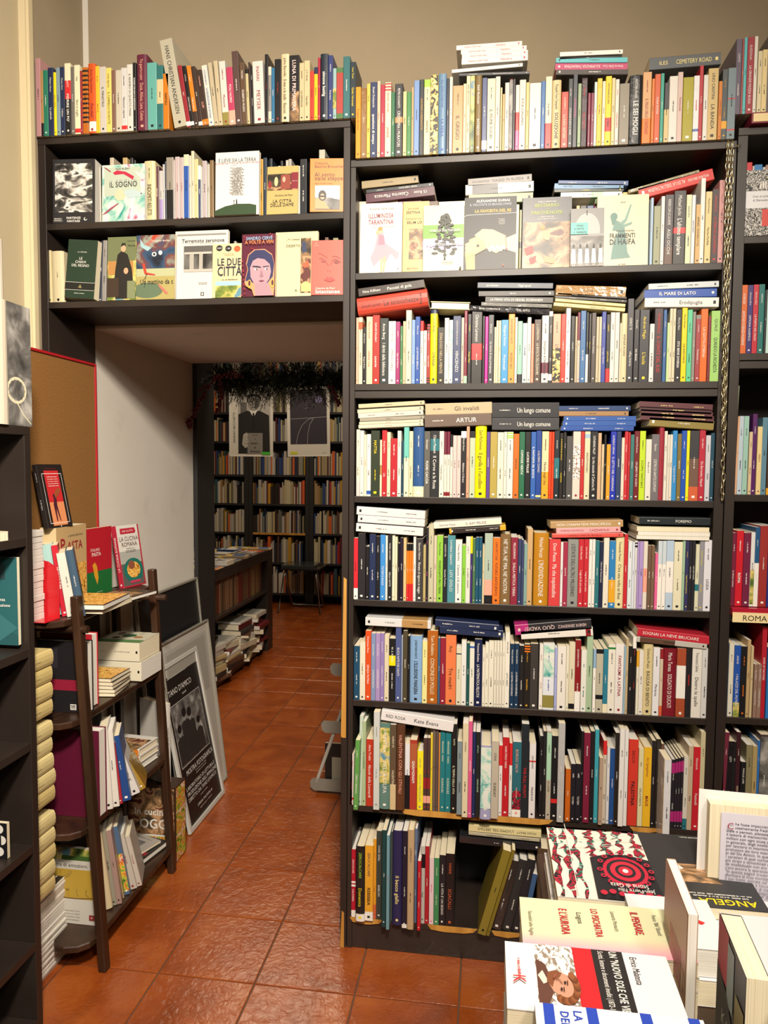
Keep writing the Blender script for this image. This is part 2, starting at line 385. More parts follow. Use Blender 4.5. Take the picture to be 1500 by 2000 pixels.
# a book standing with its front cover towards the room; p is the foot of its spine edge on the front face
def stand(p, yaw, d, h, th, c, artf=None, lean=0, roll=0, label='', hard=False, foil=False, bands=(), group=None, sp=None, cat='book'):
    M = Matrix.Translation(p) @ Matrix.Rotation(R(yaw), 4, 'Z') @ Matrix.Rotation(R(-lean), 4, 'X') @ Matrix.Rotation(R(roll), 4, 'Y') @ Matrix.Rotation(R(-90), 4, 'Z') @ Matrix.Translation((-th/2, 0, 0))
    ob = book_mesh(th, h, d, c, bands, hard, foil, M=M)
    if artf:
        P = Print(d, h, .74); artf(P); P.build('front_print', ob, lambda u, v, l: (th/2+l, u, v))
    if sp: spine_print(ob, th, h, sp[0], sp[1], parse_ex(sp[2] if len(sp) > 2 else ''))
    return tag(ob, label, cat, group)
def flat(cx, cy, zt, d, h, th, phi, c, artf=None, label='', hard=False, foil=False, group=None, sp=None, bands=()):
    M0 = Matrix(((0,1,0,0),(0,0,1,0),(1,0,0,0),(0,0,0,1)))
    M = Matrix.Translation((cx, cy, zt-th/2)) @ Matrix.Rotation(R(phi), 4, 'Z') @ M0 @ Matrix.Translation((0, -d/2, -h/2))
    ob = book_mesh(th, h, d, c, bands, hard, foil, M=M)
    if artf:
        P = Print(d, h); artf(P); P.build('front_print', ob, lambda u, v, l: (th/2+l, u, v))
    if sp: spine_print(ob, th, h, sp[0], sp[1], parse_ex(sp[2] if len(sp) > 2 else ''))
    return tag(ob, label, 'book', group)
def cover(crop, L, R_, T, z0, y, th, c, artf, label, lean=3, yaw=0, roll=0, hard=False, foil=False, sp=None, group=None):
    x0, y0, s = crop; A = U(x0+L/s, y0+T/s+60, 1, y); B = U(x0+R_/s, y0+T/s+60, 1, y); h = (U(x0+(L+R_)/2/s, y0+T/s, 1, y).z-z0)/math.cos(R(lean))
    return stand((A.x, y, z0+.0005+th*abs(math.sin(R(lean)))), yaw, (B.x-A.x)/math.cos(R(yaw)), h, th, c, artf, lean, roll, label, hard, foil, (), group, sp)
# ================= SETTING =================
def struct(name, V, F, m, parent=None):
    o = mkobj(name, V, F, m, parent)
    if not parent: o['kind'] = 'structure'
    return o
LX, BX, PX0, PX1 = -1.372, 2.7, -1.352, -.418
struct('floor', *boxg(-3.8, BX, -4.6, 5.7, -.12, -.004), mat('grout', lin('5a4436'), .9))
M_TILE = ramp_mix(mat('terracotta_tile', rough=.22, spec=.9), 6, [(.25,'7f3a14'),(.5,'98491a'),(.78,'aa5c26')], 5, .6, obj_random=40)
nt = M_TILE.node_tree; bs = nt.nodes['Principled BSDF']
tc_ = nt.nodes.new('ShaderNodeTexCoord'); oi = nt.nodes.new('ShaderNodeObjectInfo'); vm = nt.nodes.new('ShaderNodeVectorMath'); vm.operation = 'MULTIPLY_ADD'; vm.inputs[1].default_value = (37,)*3
nt.links.new(oi.outputs['Random'], vm.inputs[0]); nt.links.new(tc_.outputs['Object'], vm.inputs[2])
n1 = nt.nodes.new('ShaderNodeTexNoise'); n1.inputs['Scale'].default_value = 38; n1.inputs['Detail'].default_value = 6; n1.inputs['Distortion'].default_value = 1.2
b1 = nt.nodes.new('ShaderNodeBump'); b1.inputs['Strength'].default_value = .34; b1.inputs['Distance'].default_value = .006
nt.links.new(vm.outputs[0], n1.inputs['Vector']); nt.links.new(n1.outputs[0], b1.inputs['Height']); nt.links.new(b1.outputs[0], bs.inputs['Normal'])
floor_ = bpy.data.objects['floor']
T_ = .2887; g_ = T_/2-.0022
tv = [(-g_,-g_,-.006),(g_,-g_,-.006),(g_,g_,-.006),(-g_,g_,-.006),(-g_,-g_,-.0012),(g_,-g_,-.0012),(g_,g_,-.0012),(-g_,g_,-.0012)]
g2 = g_-.0018; tv += [(-g2,-g2,0),(g2,-g2,0),(g2,g2,0),(-g2,g2,0)]
tf = [(i,(i+1)%4,(i+1)%4+4,i+4) for i in range(4)]+[(i+4,(i+1)%4+4,(i+1)%4+8,i+8) for i in range(4)]+[(8,9,10,11)]
tile0 = mkobj('tile', tv, tf, M_TILE, floor_)
first = True
for j in range(-5, 20):
    for i in range(-9, 12):
        x = -.9204+(i+.5)*T_; y = -.194+(j+.5)*T_
        if y < .3 and (x < LX-.1 or x > 2.2): continue
        if .42 < y < 1.0 and (x < PX0-.2 or x > PX1+.2): continue
        if y > 1.0 and x > .2: continue
        if y < -1.2 and x > 1.0: continue
        o = tile0 if first else tile0.copy()
        if not first: col.objects.link(o)
        o.parent = floor_; o.location = (x, y, 0); first = False
WT = .27; WB = 1.12
struct('wall_back', *merge([boxg(PX1, BX, WT, WB, -.05, 3.4), boxg(PX0, PX1, WT, WB, 1.94, 3.4)]), M_WALL)
struct('wall_left', *boxg(-3.9, LX, -4.6, -.06, -.05, 3.4), M_WALL_LIT)
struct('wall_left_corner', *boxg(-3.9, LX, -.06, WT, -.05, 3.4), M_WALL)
struct('wall_passage', *boxg(-3.9, PX0, WT, WB, -.05, 3.4), M_WALL2)
struct('wall_soffit', *boxg(PX0, PX1, WT+.002, WB-.002, 1.932, 1.94), M_WALL2)
struct('wall_right', *boxg(BX, BX+.1, -4.6, WT, -.05, 3.4), M_WALL)
struct('wall_front', *boxg(-1.5, BX+.1, -4.7, -4.6, -.05, 3.4), M_WALL)
struct('ceiling', *boxg(-1.5, BX+.1, -4.7, WT+.4, 3.35, 3.45), mat('ceiling_paint', lin('d8cfbf'), .9))
struct('wall_far', *boxg(-3.9, 1.0, 5.6, 5.7, -.05, 3.1), M_WALL)
struct('wall_far_left', *boxg(-3.9, -3.8, WB, 5.6, -.05, 3.1), M_WALL)
struct('wall_far_right', *boxg(.9, 1.0, WB, 5.6, -.05, 3.1), M_WALL)
struct('ceiling_far', *boxg(-3.9, 1.0, WB, 5.7, 3.0, 3.1), M_WALL)
# cream timber strip hanging down the left wall
pv, pf = merge([boxg(LX+.0005, LX+.022, -.078, -.040, 1.645, 3.3), boxg(LX+.022, LX+.030, -.072, -.055, 1.645, 3.3)])
o = mkobj('trim_1', pv, pf, M_CREAM); o['kind'] = 'structure'
# ================= BOOKCASES =================
def case(name, label, x0, x1, z_top, boards, xl, xr, left_to=0, right_to=0, depth=.27, plinth=True, double=None):
    t = empty(name, ((x0+x1)/2, 0, 0), label, 'bookcase')
    cx = (x0+x1)/2
    def b(n, a, c, d, e, f, g, m=M_LAM): return box(n, a-cx, c-cx, d, e, f, g, m, t)
    b('side_panel', x0, xl, 0, depth, left_to, z_top-.02); b('side_panel', xr, x1, 0, depth, right_to, z_top-.02)
    bds = [b('shelf_board', x0, x1, -.001, depth, z_top-.02, z_top)]
    for z in boards:
        th = .019
        bds.append(b('shelf_board', xl, xr, .001, depth, z-th, z))
        if double and abs(z-double) < .01: b('shelf_board', xl, xr, .001, depth, z-.041, z-.021)
    b('back_panel', xl, xr, depth-.006, depth-.002, min(boards)-.005, z_top-.02, M_LAMB)
    if plinth: b('plinth', xl, xr, .004, .02, 0, min(boards)-.0195)
    return t, bds
ZM = [2.340, 2.0235, 1.7069, 1.3808, 1.0747, .7717, .4489, .0986]
MC, mb = case('bookcase', 'tall wide black-brown bookcase packed with books right of the doorway', -.403, .640, ZM[0], ZM[1:], -.388, .615, double=ZM[2])
ZD = [2.452, 2.198, 1.963]
DC, db = case('bookcase', 'black-brown bookcase bridging over the open doorway', LX+.003, -.405, ZD[0], ZD[1:], -1.345, -.424, left_to=.0, right_to=0, plinth=False)
ZR = [2.345, 2.090, 1.781, 1.400, 1.090, .780, .455, .12]
RC, rb = case('bookcase', 'black-brown bookcase cut off by the right edge of the photo', .643, 1.55, 2.372, [1.0685 if abs(q-1.09) < .01 else q for q in ZR[1:]], .668, 1.53, double=ZR[2])
def worn(parent, px, z0, z1, w_=.014, x1=None):
    pts = [(px, z0+.004), (px+.003, z0), (px+w_, z0), (px+w_, z1-.006), (px+w_*.4, z1)]
    if x1: pts = [(px, z1), (px+.01, z0+.004), (px+.05, z0), (x1-.04, z0+.001), (x1-.012, z0+.006), (x1, z1)]
    V, F = prism(pts, -.0022, .0006, 'y'); V = [(a-parent.location.x, b, c) for a, b, c in V]
    o = mkobj('worn_edge', V, F, M_WOOD, parent); o['label'] = 'bare yellow wood where the dark edge strip has broken off'
worn(DC, -.4235, .655, 1.14, .015); worn(DC, -.4235, .0, .115, .012)
worn(MC, U(783,1597,1,0).x, ZM[6]-.0185, ZM[6]-.001, x1=U(1080,1605,1,0).x)
worn(MC, U(1230,1612,1,0).x, ZM[6]-.0185, ZM[6]-.003, x1=U(1290,1615,1,0).x)
worn(MC, U(683,1800,1,0).x, ZM[7]-.0185, ZM[7]-.001, x1=U(748,1803,1,0).x)
worn(MC, U(835,1815,1,0).x, ZM[7]-.0185, ZM[7]-.001, x1=U(932,1820,1,0).x)
worn(MC, U(960,1820,1,0).x, ZM[7]-.0185, ZM[7]-.001, x1=U(1020,1824,1,0).x)
# ================= ROWS OF BOOKS =================
c1 = (60, 60, 4.412); c2 = (380, 60, 4.412)
TOPD = 'top of the doorway bookcase'; g = 'books on top of the doorway bookcase'
row(c1, ZD[0], 50, '''
93 237 hb98a8c W -- @
116 345 t k - @b.0:.2:k
157 340 E w --
205 318 n w Matteo Nucci|La palude @
228 358 Y k MORTE A CREDITO
260 318 A k --
300 312 n w Matteo Nucci|L'abisso
352 280 k w Megan ABBOTT|MORIRE UN PO' @b.76:1:c,b.5:.76:r,B,s1.1
383 310 g6b6660 w --
432 295 c k Ada|Non ti voglio @b.02:.08:r
452 345 R w -
500 315 Ob5651c k - @b.93:.96:k,b.86:.89:k,b.79:.82:k,b.72:.75:k,b.65:.68:k,b.58:.61:k,b.51:.54:k,b.44:.47:k,b.37:.40:k,b.3:.33:k,b.23:.26:k,b.16:.19:k,n
565 282 Oc8521c R Anna Agostiniani|Perché? @H,b.03:.17:w,B
600 305 Ge8b430 R --|TROTTA
655 310 lc2bcb4 k IL MINISTRO
702 320 Qdfc96a k Carlo Sgorlon|IL CAMPIELLO DI NOTTE
738 340 N7a5a4c w --
785 340 lbfb9a8 k --
835 320 lc9c7c6 k --|Nessuno sapeva @b.03:.09:r
885 290 lcfccc6 k IL RESPIRO DI QUESTO MARE
915 275 k w DONNE CHE NON SI ARRENDONO @B
1008 203 B5e2238 s Tra guerra e pace|Dacia, Aldous, Lene, Celeste @H
1090 275 a5fa39c k --
1145 297 q2c6a6a k - @b.4:.78:b
1195 370 Oc4741c k NAPOLI @B
''', -.012, TOPD, g)
row(c1, ZD[0], 1235, '''
1345 55 lb0ab98 k HANS CHRISTIAN ANDERSEN @t-10,s.9,d.2
1382 290 R8e2630 w - @t-9,b.02:.09:w
1412 295 k w E. Morante|STRATI MORTALI @t-8.6,b.03:.09:w
1450 295 Odd7a20 w J. Vorst|Tutti al mare @t-8,b.0:.25:W
1486 300 W c - @t-8,b.02:.08:w
''', -.012, 'doorway bookcase top, past the album', g)
row(c2, ZD[0], 72, '''
125 330 W s --|LUPI @t-8,b.02:.12:O
172 290 lcfccc2 u LUCIANGELO|LA REDENZIONE DI SATANA @t-7.5
208 270 bb5a88c k -- @t-6.5
245 255 bb9ac8e k - @t-5
300 258 lcdc9c2 R --|Memorie @t-4,b.0:.2:o
355 310 Mb03a5c w POLI NORD @t-3.5,b.0:.25:s
410 172 N54403c w -- @t-3.5
455 270 N5c4634 w MICHELI|ROBERTA MUSSO @t-3
480 330 bb8ad84 k -- @t-2.5,b.92:1:k
497 270 W r - @t-2
515 305 k w Nicole Basch|Mamma al lavoro @t-2
605 260 lcfcac4 R INARRI|MEYSER @t-2
634 203 k R --
662 310 lc9c3b0 k -- @b.2:.85:g
690 320 u2a6a94 w --
745 245 k R -- @
815 200 cd2c09c k John Banville|Il vino e le stelle · Rusconi @H
902 212 k h LUNA DI PRIMAVERA @art3:.0:.45,b.93:1:k,B
944 278 bc4b48c k --|LA LENTEZZA
993 258 cc8b890 k J. F. Hardy|Giardini @
1028 348 rc03a28 k --
1060 315 Ye0b820 k -- @b.87:1:n
1082 233 Ra02038 w -
1150 198 n202a38 w simone battig @H,B
1190 212 n2f3a70 w --|Francesca
1220 325 p8fb0b0 k - @art9:.2:.6
1278 318 e4c7040 r -- @b.1:.9:Ra84038
1338 222 q32686c w --
1387 270 n22303a Y Uwe Timm|Giulia Veronesi
''', -.012, 'doorway bookcase top, right half', g)
c3 = (680, 70, 3.947); c4 = (1040, 70, 3.261); S0 = 'top of the wide bookcase'; g = 'books on top of the wide bookcase'
row(c3, ZM[0], 55, '''
95 395 Gdd9018 R Il respiro del vuoto
140 405 t8a6434 c - @F
168 370 Qd8b850 k --|VIDA
220 358 n25335c w Shashi Deshpande|questione di tempo @B
246 350 hd0b49c R --
280 378 Ra82440 w --
328 360 c R L'ORDINE TENORE|JANINE @b.97:.99:r,b.93:.95:r,b.89:.91:r
357 435 e2e6e4a w --
418 370 k24282c w PIETRO DI DONATO|CRISTO FRA I MURATORI @b.46:.54:t
447 430 cccc08c k --
482 433 e3a8044 w --
503 398 bac9870 k -
545 345 p6f90c4 n --
580 338 k22282c G DUE MORTI A MEZZANOTTE
630 338 cd8d0a8 k --|WIENER @b.9:1:v
690 300 Gc8a850 k - @art11:.01:.99,H
752 292 A6688a8 u E.L. DOCTOROW|LA FIERA @H,B
775 330 n242438 w --
800 318 cd6d2c0 k --
880 385 sd09868 k --|IL GRIGIO
905 370 cd2c4a4 R -
935 310 cd8ccaa k PIERRE DRIEU LA ROCHELLE|Fuoco Fatuo
970 300 o5a6850 w - @art9:.02:.98
1025 305 o76602e w Edith Buchanan|INTRECCI @H
1065 325 n44507c w --@b.03:.15:w
1128 330 cd4ccb0 k --|IL FIUME FUORI
1165 315 cd8d2bc k --
1180 400 cc8b88a k -
1200 450 bb89c64 k -
1235 362 lc8c4bc k --
1262 335 R7a3030 w - @art4:.02:.98
1282 335 k26262e w -
1312 380 wd0ccc4 k - @b.3:.58:r,b.0:.3:P
1362 340 wd2cec0 k KYLIE LONGMAN
1388 360 Qd6bc78 k --
1478 365 wd0d2cc k -- @s.5
''', -.012, S0, g)
row(c4, ZM[0], 47, '''
75 290 u2a62a0 w --
118 260 cd4ccb4 k -- @b.0:.35:r
175 282 bd8c090 k Pasquale Festa Campanile|SOLUZIONE @H,B
220 358 rc04030 c --|La beltà dell'alibi
250 275 k2e3236 w --|COLLEGE DOPO IL MARE
280 245 d3a3e46 P LA VITA SOTTILE
303 305 m8ca080 k --
342 270 W3a2a38 r Winston|NEL VENTO @F
362 365 B7a2840 w --
384 365 B7a2840 w --
403 295 pc4d8d8 r -- @F
435 272 Ge0c040 R -- @F
456 290 cd8d4bc k --
495 258 Ye8c810 k GIOVANNI FLORIS|L'ERA @B,b.2:.4:r
518 270 cd6c496 k --
543 278 wd6d2c8 r --|CUORE IN BILICO
608 305 g867e70 w --
692 250 k20242a w ANTONIA FRASER|LE SEI MOGLI @F,H,B
748 232 bd0a070 R --|IL PALIO DELLE CONTRADE @b.0:.35:O
768 275 Td07838 k --
805 245 Tc85a34 w FUGA ROSSA
828 240 E3a9a8a w --
860 300 bc8b480 k -- @b.55:1:d
914 258 wd8d4cc k --
947 232 hccb4ac R TRAFALGAR
1014 265 oa29a20 w --
1052 255 wd8d8dc r -- @F,b.14:.18:u
1077 190 Rb02c34 w --
1107 250 wd8d6d0 k --
1172 208 bc8b078 k LINO CANTINI|LA BANDA
1196 290 Oc87a2c R IL VIVO IL MORTO
1232 215 d485054 G --|-- @b.15:.26:G
1285 205 A72848c k -- @b.12:.135:r,b.56:.575:r
''', -.012, 'top of wide bookcase, right part', g)
stack(c3, .0, '''
835 1340 55 93 w r Roberta Delle Cese|Desideria
870 1375 89 127 w r Roberta Delle Cese|Desideria
878 1385 124 162 w r Roberta Delle Cese|Desideria
875 1385 159 205 w r Roberta Delle Cese|Desideria
800 1345 226 268 w k -- @t1.5
855 1400 269 312 d4a4c50 w VITA DI ADELIA|Memorie di una donna in guerra @t-2
''', 'in the white pile above the bookcase', 'pile of flat books on the bookcase')
stack(c4, .0, '''
175 575 88 128 w k -- @t-1.5
175 560 128 146 k w - @t-1.5
150 605 122 184 a5fb8c0 k -- @t-3.5,fl
145 605 158 232 Mb8406c w Roberta Delle Cese|ILLUMINOSA TARANTINA @t-3.5,fl
150 610 196 262 W3e3634 w -- @t-3.5,fl
''', 'in the pile with turquoise book above the bookcase', 'pile of flat books on the bookcase')
stack(c4, .0, '''
745 1200 118 204 d555a5e Q ILES|CEMETERY ROAD @t1
''', 'on top of spines, titled in yellow', 'pile of flat books on the bookcase', depth=.2)
# --- first shelf: covers in front
c5 = (680, 310, 3.947); c6 = (1040, 310, 3.261); S1 = 'first shelf of the wide bookcase'; g = 'books on the first shelf of the wide bookcase'; Z = ZM[1]
row(c6, Z, 742, '''
760 250 p c --
806 302 o8c9070 k --
832 240 wd8d8d6 k -- @L808
889 230 W3a3238 w RIDERE CON LE LACRIME|AGLI OCCHI @b.0:.25:N
967 205 k2e2c2c w Michael Jecks|L'ultimo templare @B,b.42:.5:r
1003 230 cd0d4b0 k Joanna Ross|--
1027 232 wd4d8e0 k Joanna Stephens
1060 292 bc8a468 k JIMENEZ · PLATERO Y YO
1090 125 wdcdcd8 k -
1131 210 Qd8c48a k Parma Povera|Parma Perfida
1176 195 W3a2c30 r FRANCESCO|LE TERRE DEL SACRAMENTO
1213 137 sc08a88 k --
''', .006, S1, g)
row(c5, Z, 80, '''
200 330 cc8bca0 k -
380 322 bb8ac90 k -
560 328 B w -
690 330 N w -
900 330 c k -
1090 340 o k -
1310 340 cc8c4a0 k - @
1332 395 o8c8a58 k - @b.4:.5:k
''', .06, 'behind the first-shelf covers', g, depth=.12)
row(c6, Z, 250, '''
268 330 cd4c8a4 k -
292 300 bc8b07c k - 
335 300 W2e2a2e k -
380 300 n3a4a78 w -
400 285 B w -
470 280 e w -
520 275 cc8c4a0 k -
640 215 Qd4c074 k -
735 225 cc8bca0 k -
''', .06, 'behind the dome photo cover', g, depth=.12)
stack(c5, .05, '''
105 540 135 222 b9c8a66 k -- @t3.5
140 655 192 258 k22262a w --|OGGI SERA, PRIMA @t3.5
138 665 218 332 B4e1c30 w 15 Rose|Caterina Maresca @t4,fl
''', 'left on the first shelf of wide bookcase', 'flat books on the first shelf')
stack(c5, .05, '''
925 1415 125 202 g78716c k NIKOS KAZANTZAKIS|VIAGGI IN RUSSIA @t2
905 1430 180 272 lb8bab4 k -- @t1,b.52:.9:d
930 1425 262 342 o7a8260 k -- @t-.5
''', 'above the black lace-glove cover', 'flat books on the first shelf')
stack(c6, .05, '''
165 610 125 182 u2a4c84 w --|-- @t-3
140 580 145 207 p5a8ab4 k --|-- @t-3
140 580 181 218 k2a3428 Y -- @t-1.5
180 570 205 252 w k -- @t-1.5,b.3:.5:m
400 560 252 285 e4a7a3c w - @
''', 'in the pile left of the haifa cover', 'flat books on the first shelf')
stack(c6, .04, '''
615 1060 78 212 b8c8460 k -- @t14,F
680 1150 70 250 rc8281e w MOLANO BROGNI|AL DI LA' DELL'ALTALENA @t13,fl
''', 'and slanting at right on the first shelf', 'flat books on the first shelf')
def cart(f): return f
cover(c5, 88, 412, 335, Z, .012, .012, 'we6e2da', lambda P: (P.text('Roberta Delle Cese', .52, .92, .012), P.text('ILLUMINOSA', .5, .82, .026, 'R', True, fit=.6*P.W), P.text('TARANTINA', .5, .73, .026, 'R', True, fit=.6*P.W), P.text('Il romanzo di un femminiello napoletano', .54, .66, .006),
  P.poly([(.44,.6),(.55,.6),(.62,.42),(.95,.28),(.9,.18),(.75,.28),(.62,.14),(.5,.2),(.34,.1),(.26,.22),(.36,.36)], 'sd89aa8'), P.poly([(.46,.55),(.58,.53),(.6,.4),(.44,.4)], 'sc07c90'), P.ell(.5,.6,.05,.035,'se0b48c'), P.ell(.49,.63,.06,.03,'Tc08850'),
  P.poly([(.38,.58),(.42,.62),(.46,.6),(.43,.52)], 'sd8a884'), P.poly([(.5,.2),(.56,.22),(.54,.0),(.5,.0)], 'sd8a884'), P.poly([(.58,.22),(.64,.24),(.6,.03),(.55,.02)], 'sd8a884'), P.text('P·', .93, .05, .012)), 'white cover with a woman in a billowing pink dress', 3, group=None)
cover(c5, 418, 620, 322, Z, .026, .008, 'Qd4b474', lambda P: (P.text('EMIL MAREŠ', .4, .9, .008), P.text('SESTINA', .4, .85, .014, 'k', True), P.text('TAWFIQ FAYYAD', .4, .76, .008), P.text('SELIM LO', .45, .71, .014, 'k', True), P.rect(.25,.2,.95,.62,'bb48858',3), P.text('BIBLIOTECA', .4, .07, .008)), 'yellow cover with an engraving, half hidden behind the tree cover', 3)
cover(c5, 575, 890, 352, Z, .008, .016, 'cd6d2ae', lambda P: (P.rect(0,.50,1,.70,'v6fa03c'), P.rect(0,.32,1,.47,'Lb0a8c8'), [P.ell(.55+.26*math.sin(k*2.4)*(1-k/46)**.6, .24+k*.014, .05+.05*((k*7)%5)/5, .022, 'k26281f', 0, 7) for k in range(44)], P.rect(.53,.17,.57,.75,'k26281f'), P.text('mario fortunato', .55, .61, .018, 'w'), P.text('il giardino quadrato', .55, .40, .018, 'w'), P.text('---', .62, .13, .008), P.text('---', .62, .11, .008), P.ell(.93,.03,.03,.02)), 'cream cover with a black tree over green and lilac stripes', 3)
def glove(P):
    P.rect(0,0,1,1,'k222426'); P.text('ALEXANDRE DUMAS', .55,.95,.013,'w',True); P.text('IL VISCONTE DI BRAGELONNE', .5,.90,.013,'pa8b4c8',fit=.8*P.W); P.text('LA FAVORITA DEL RE', .55,.81,.016,'Gf0b030',True,fit=.7*P.W); P.line([(0,.74),(.05,.76),(1,.77)],.001,'w')
    for k in range(4): P.text('--', .72,.69-.022*k,.006,'w')
    P.poly([(.78,.42),(1,.48),(1,.22),(.84,.26)],'cd8c8a4'); P.poly([(.2,.48),(.35,.56),(.55,.55),(.8,.46),(.84,.3),(.62,.22),(.45,.28),(.3,.38)],'bcdb890')
    for k in range(9): P.ell(.5+.035*k,.27+.02*((k*5)%3),.03,.03,'cdccfae',0,8)
    P.poly([(.1,.42),(.25,.46),(.4,.38),(.42,.28),(.2,.2),(.08,.24)],'sc89a78')
    for k in range(4): P.poly([(.02,.36-.05*k),(.22,.42-.05*k),(.24,.38-.05*k),(.03,.31-.05*k)],'sd4a884')
    for k in range(4): P.poly([(.02+.05*k,.24),(.06+.05*k,.24),(.10+.04*k,.0),(.05+.04*k,.0)],'bc4a468')
    P.ell(.27,.33,.025,.018,'k'); P.line([(.80,.45),(.82,.25)],.0015,'T'); P.text('X', .76,.05,.014,'T')
cover(c5, 895, 1297, 290, Z, .012, .026, 'k262628', glove, 'black cover with a hand resting on a lace glove', 3, foil=True)
cover(c6, -66, 250, 240, Z, .03, .018, 'g54565a', lambda P: (P.rect(.02,.0,.98,.66,'w',3), P.text('ISABELLA FRANCHINI', .5,.94,.007,'w'), P.text('BESTIARIO', .5,.89,.018,'va0b048',True), P.text('DI', .5,.84,.010,'va0b048'), P.text('PARTHENOPE', .5,.79,.018,'va0b048',True), P.text('STORIE E CREATURE', .5,.73,.006,'w'), P.text('TRA LEGGENDA E REALTA', .5,.70,.006,'w'), P.poly([(.05,.30),(.22,.34),(.25,.24),(.1,.2)],'Ra83a38'), P.poly([(.15,.16),(.3,.2),(.28,.1),(.18,.08)],'Ra83a38'), P.poly([(.42,.55),(.58,.52),(.55,.4),(.45,.42)],'sd0a484'), P.ell(.42,.58,.05,.03,'Tc09058'), P.poly([(.45,.2),(.7,.14),(.66,.08),(.46,.1)],'sc89870'), P.line([(.85,.64),(.9,.5),(.8,.42)],.008,'Wa08870')), 'dark cover with green title over a stormy painted battle scene', 3)
def dome(P):
    P.rect(0,0,1,1,'g8a8a8a'); P.ell(.5,.62,.38,.30,'gb4b4b2',0,24); P.rect(0,.28,1,.55,'g545454',4); P.rect(.0,.52,1,.56,'g9a9a9a'); P.rect(.47,.88,.5,.97,'k')
    P.rect(0,.0,1,.40,'g3a3a3a',4)
    for k in range(5):
        x = .1+.2*k; P.poly([(x-.07,.05),(x+.07,.05),(x+.05,.30),(x-.05,.30)],'wdad8d4'); P.ell(x,.35,.035,.035,'d2a2a2a',0,8); P.rect(x-.04,0,x-.01,.06,'gb0a8a0'); P.rect(x+.01,0,x+.04,.06,'gb0a8a0')
    P.rect(0,.55,.52,.75,'a68c0b8'); P.text('Hilal', .28,.70,.012,'k',True); P.text('a terra', .25,.65,.012,'k',True); P.text('r restare', .28,.59,.012,'k',True)
cover(c6, 243, 457, 310, Z, .006, .010, 'g8c8c8c', dome, 'black and white photo cover with a dome and girls in white dresses', 4)
def haifa(P):
    P.poly([(.35,.66),(.45,.62),(.54,.55),(.58,.34),(.60,.2),(.66,.12),(.28,.1),(.32,.32),(.42,.5),(.3,.5)],'q6c9088'); P.ell(.33,.7,.07,.055,'q5f857c'); P.poly([(.26,.7),(.3,.58),(.36,.6),(.36,.7)],'q5f857c'); P.poly([(.42,.6),(.54,.66),(.64,.86),(.67,.86),(.58,.64),(.5,.57)],'q7a9e94'); P.poly([(.5,.58),(.68,.62),(.68,.59),(.5,.54)],'q7a9e94')
    P.text('khulud khamis', .55,.50,.011); P.text('FRAMMENTI', .5,.43,.024,'k',True,fit=.5*P.W); P.text('DI HAIFA', .5,.345,.028,'k',True,fit=.5*P.W); P.text('aliseìl', .5,.9,.008); P.text('ali ribelli', .5,.03,.008)
cover(c6, 412, 742, 225, Z, .016, .014, 'cd8d2b2', haifa, 'cream cover with a teal dancing woman and tall black title', 3)
# --- second shelf
c7 = (680, 530, 3.947); c8 = (1040, 530, 3.261); Z = ZM[2]; S = 'second shelf of the wide bookcase'; g = 'books on the second shelf of the wide bookcase'
row(c7, Z, 58, '''
78 358 sd0a890 k -
108 355 cd8ccb0 k --|PADRE AMORE @b.82:.93:T
137 430 k w Marzio Ancora|Bergerie Roma
185 350 cdcc8a4 R Maurizio Kampf|ottanta rosa
240 338 Ra82c24 w behold khedairi|assente
307 362 d2c3432 w Anna Berg|I diritti della biblioteca
363 385 wdcdcd8 g TULLIO MAGNO|IMPLACABILE
396 388 M9a2c6a w --|Vigna del Mattino
417 423 e3f7a4a w LA NONNA|IL PADRE
441 385 cb8b090 k --
485 300 cccc8b4 k --|-- @
513 375 p7c9cce w --|Cronopedia
550 350 u2450a0 w Mario Levi|LA SATANA BERLUC
577 383 wd8d4c8 k -- @b.84:1:r
601 457 wdcdad0 k Simone|YSEUILL
628 408 R9c2c2c w DAVID BLUM|TULLI DANZO @b.0:.02:k,b.04:.06:k,b.08:.1:k,b.85:.87:k,b.9:.92:k,b.95:.97:k
683 285 Ye8d400 k LUCIANA --|STRANA @b.93:1:n,H
737 433 k26221e b DIALOGO NELLA MENTE
772 360 wdad6cc k --
802 375 pa8b4c0 n MEMORIA DI @art2:.02:.98
865 345 n3a4468 w SCONOSCIUTO VIENE DAL SUO VIAGGIO|VINCENZO
888 357 lb8b0a4 k --
914 298 R7c2238 w DIARIO DI MIO P|-- @b.0:.1:m
945 330 k Y --|Dragon Magic
1028 297 k2a2624 w Christine Larenson|-- @b.32:.54:r,n
1048 345 k w -
1073 350 Md82c98 w --
1117 337 d3a3a40 w Amy Levy|La storia di una principessa
1133 430 cd4ccac k -
1151 380 cd8ccb0 R --
1172 380 cd4ccac k --
1228 375 y3c94cc w Margaret Forster|Provinciali
1277 330 Oe89a40 k ALESSANDRO CAUTI|ROSSO ALI
1298 355 wdcd8cc k --
1335 385 m94ccb0 k -- @b.0:.14:k
1373 400 lb8c4cc k --
1402 355 wdcdad0 k --
1425 405 sdc9478 w --
1480 372 W4a3830 c J. LONDON|LA RIVOLTA DELL'ELSINORE
''', .004, S, g)
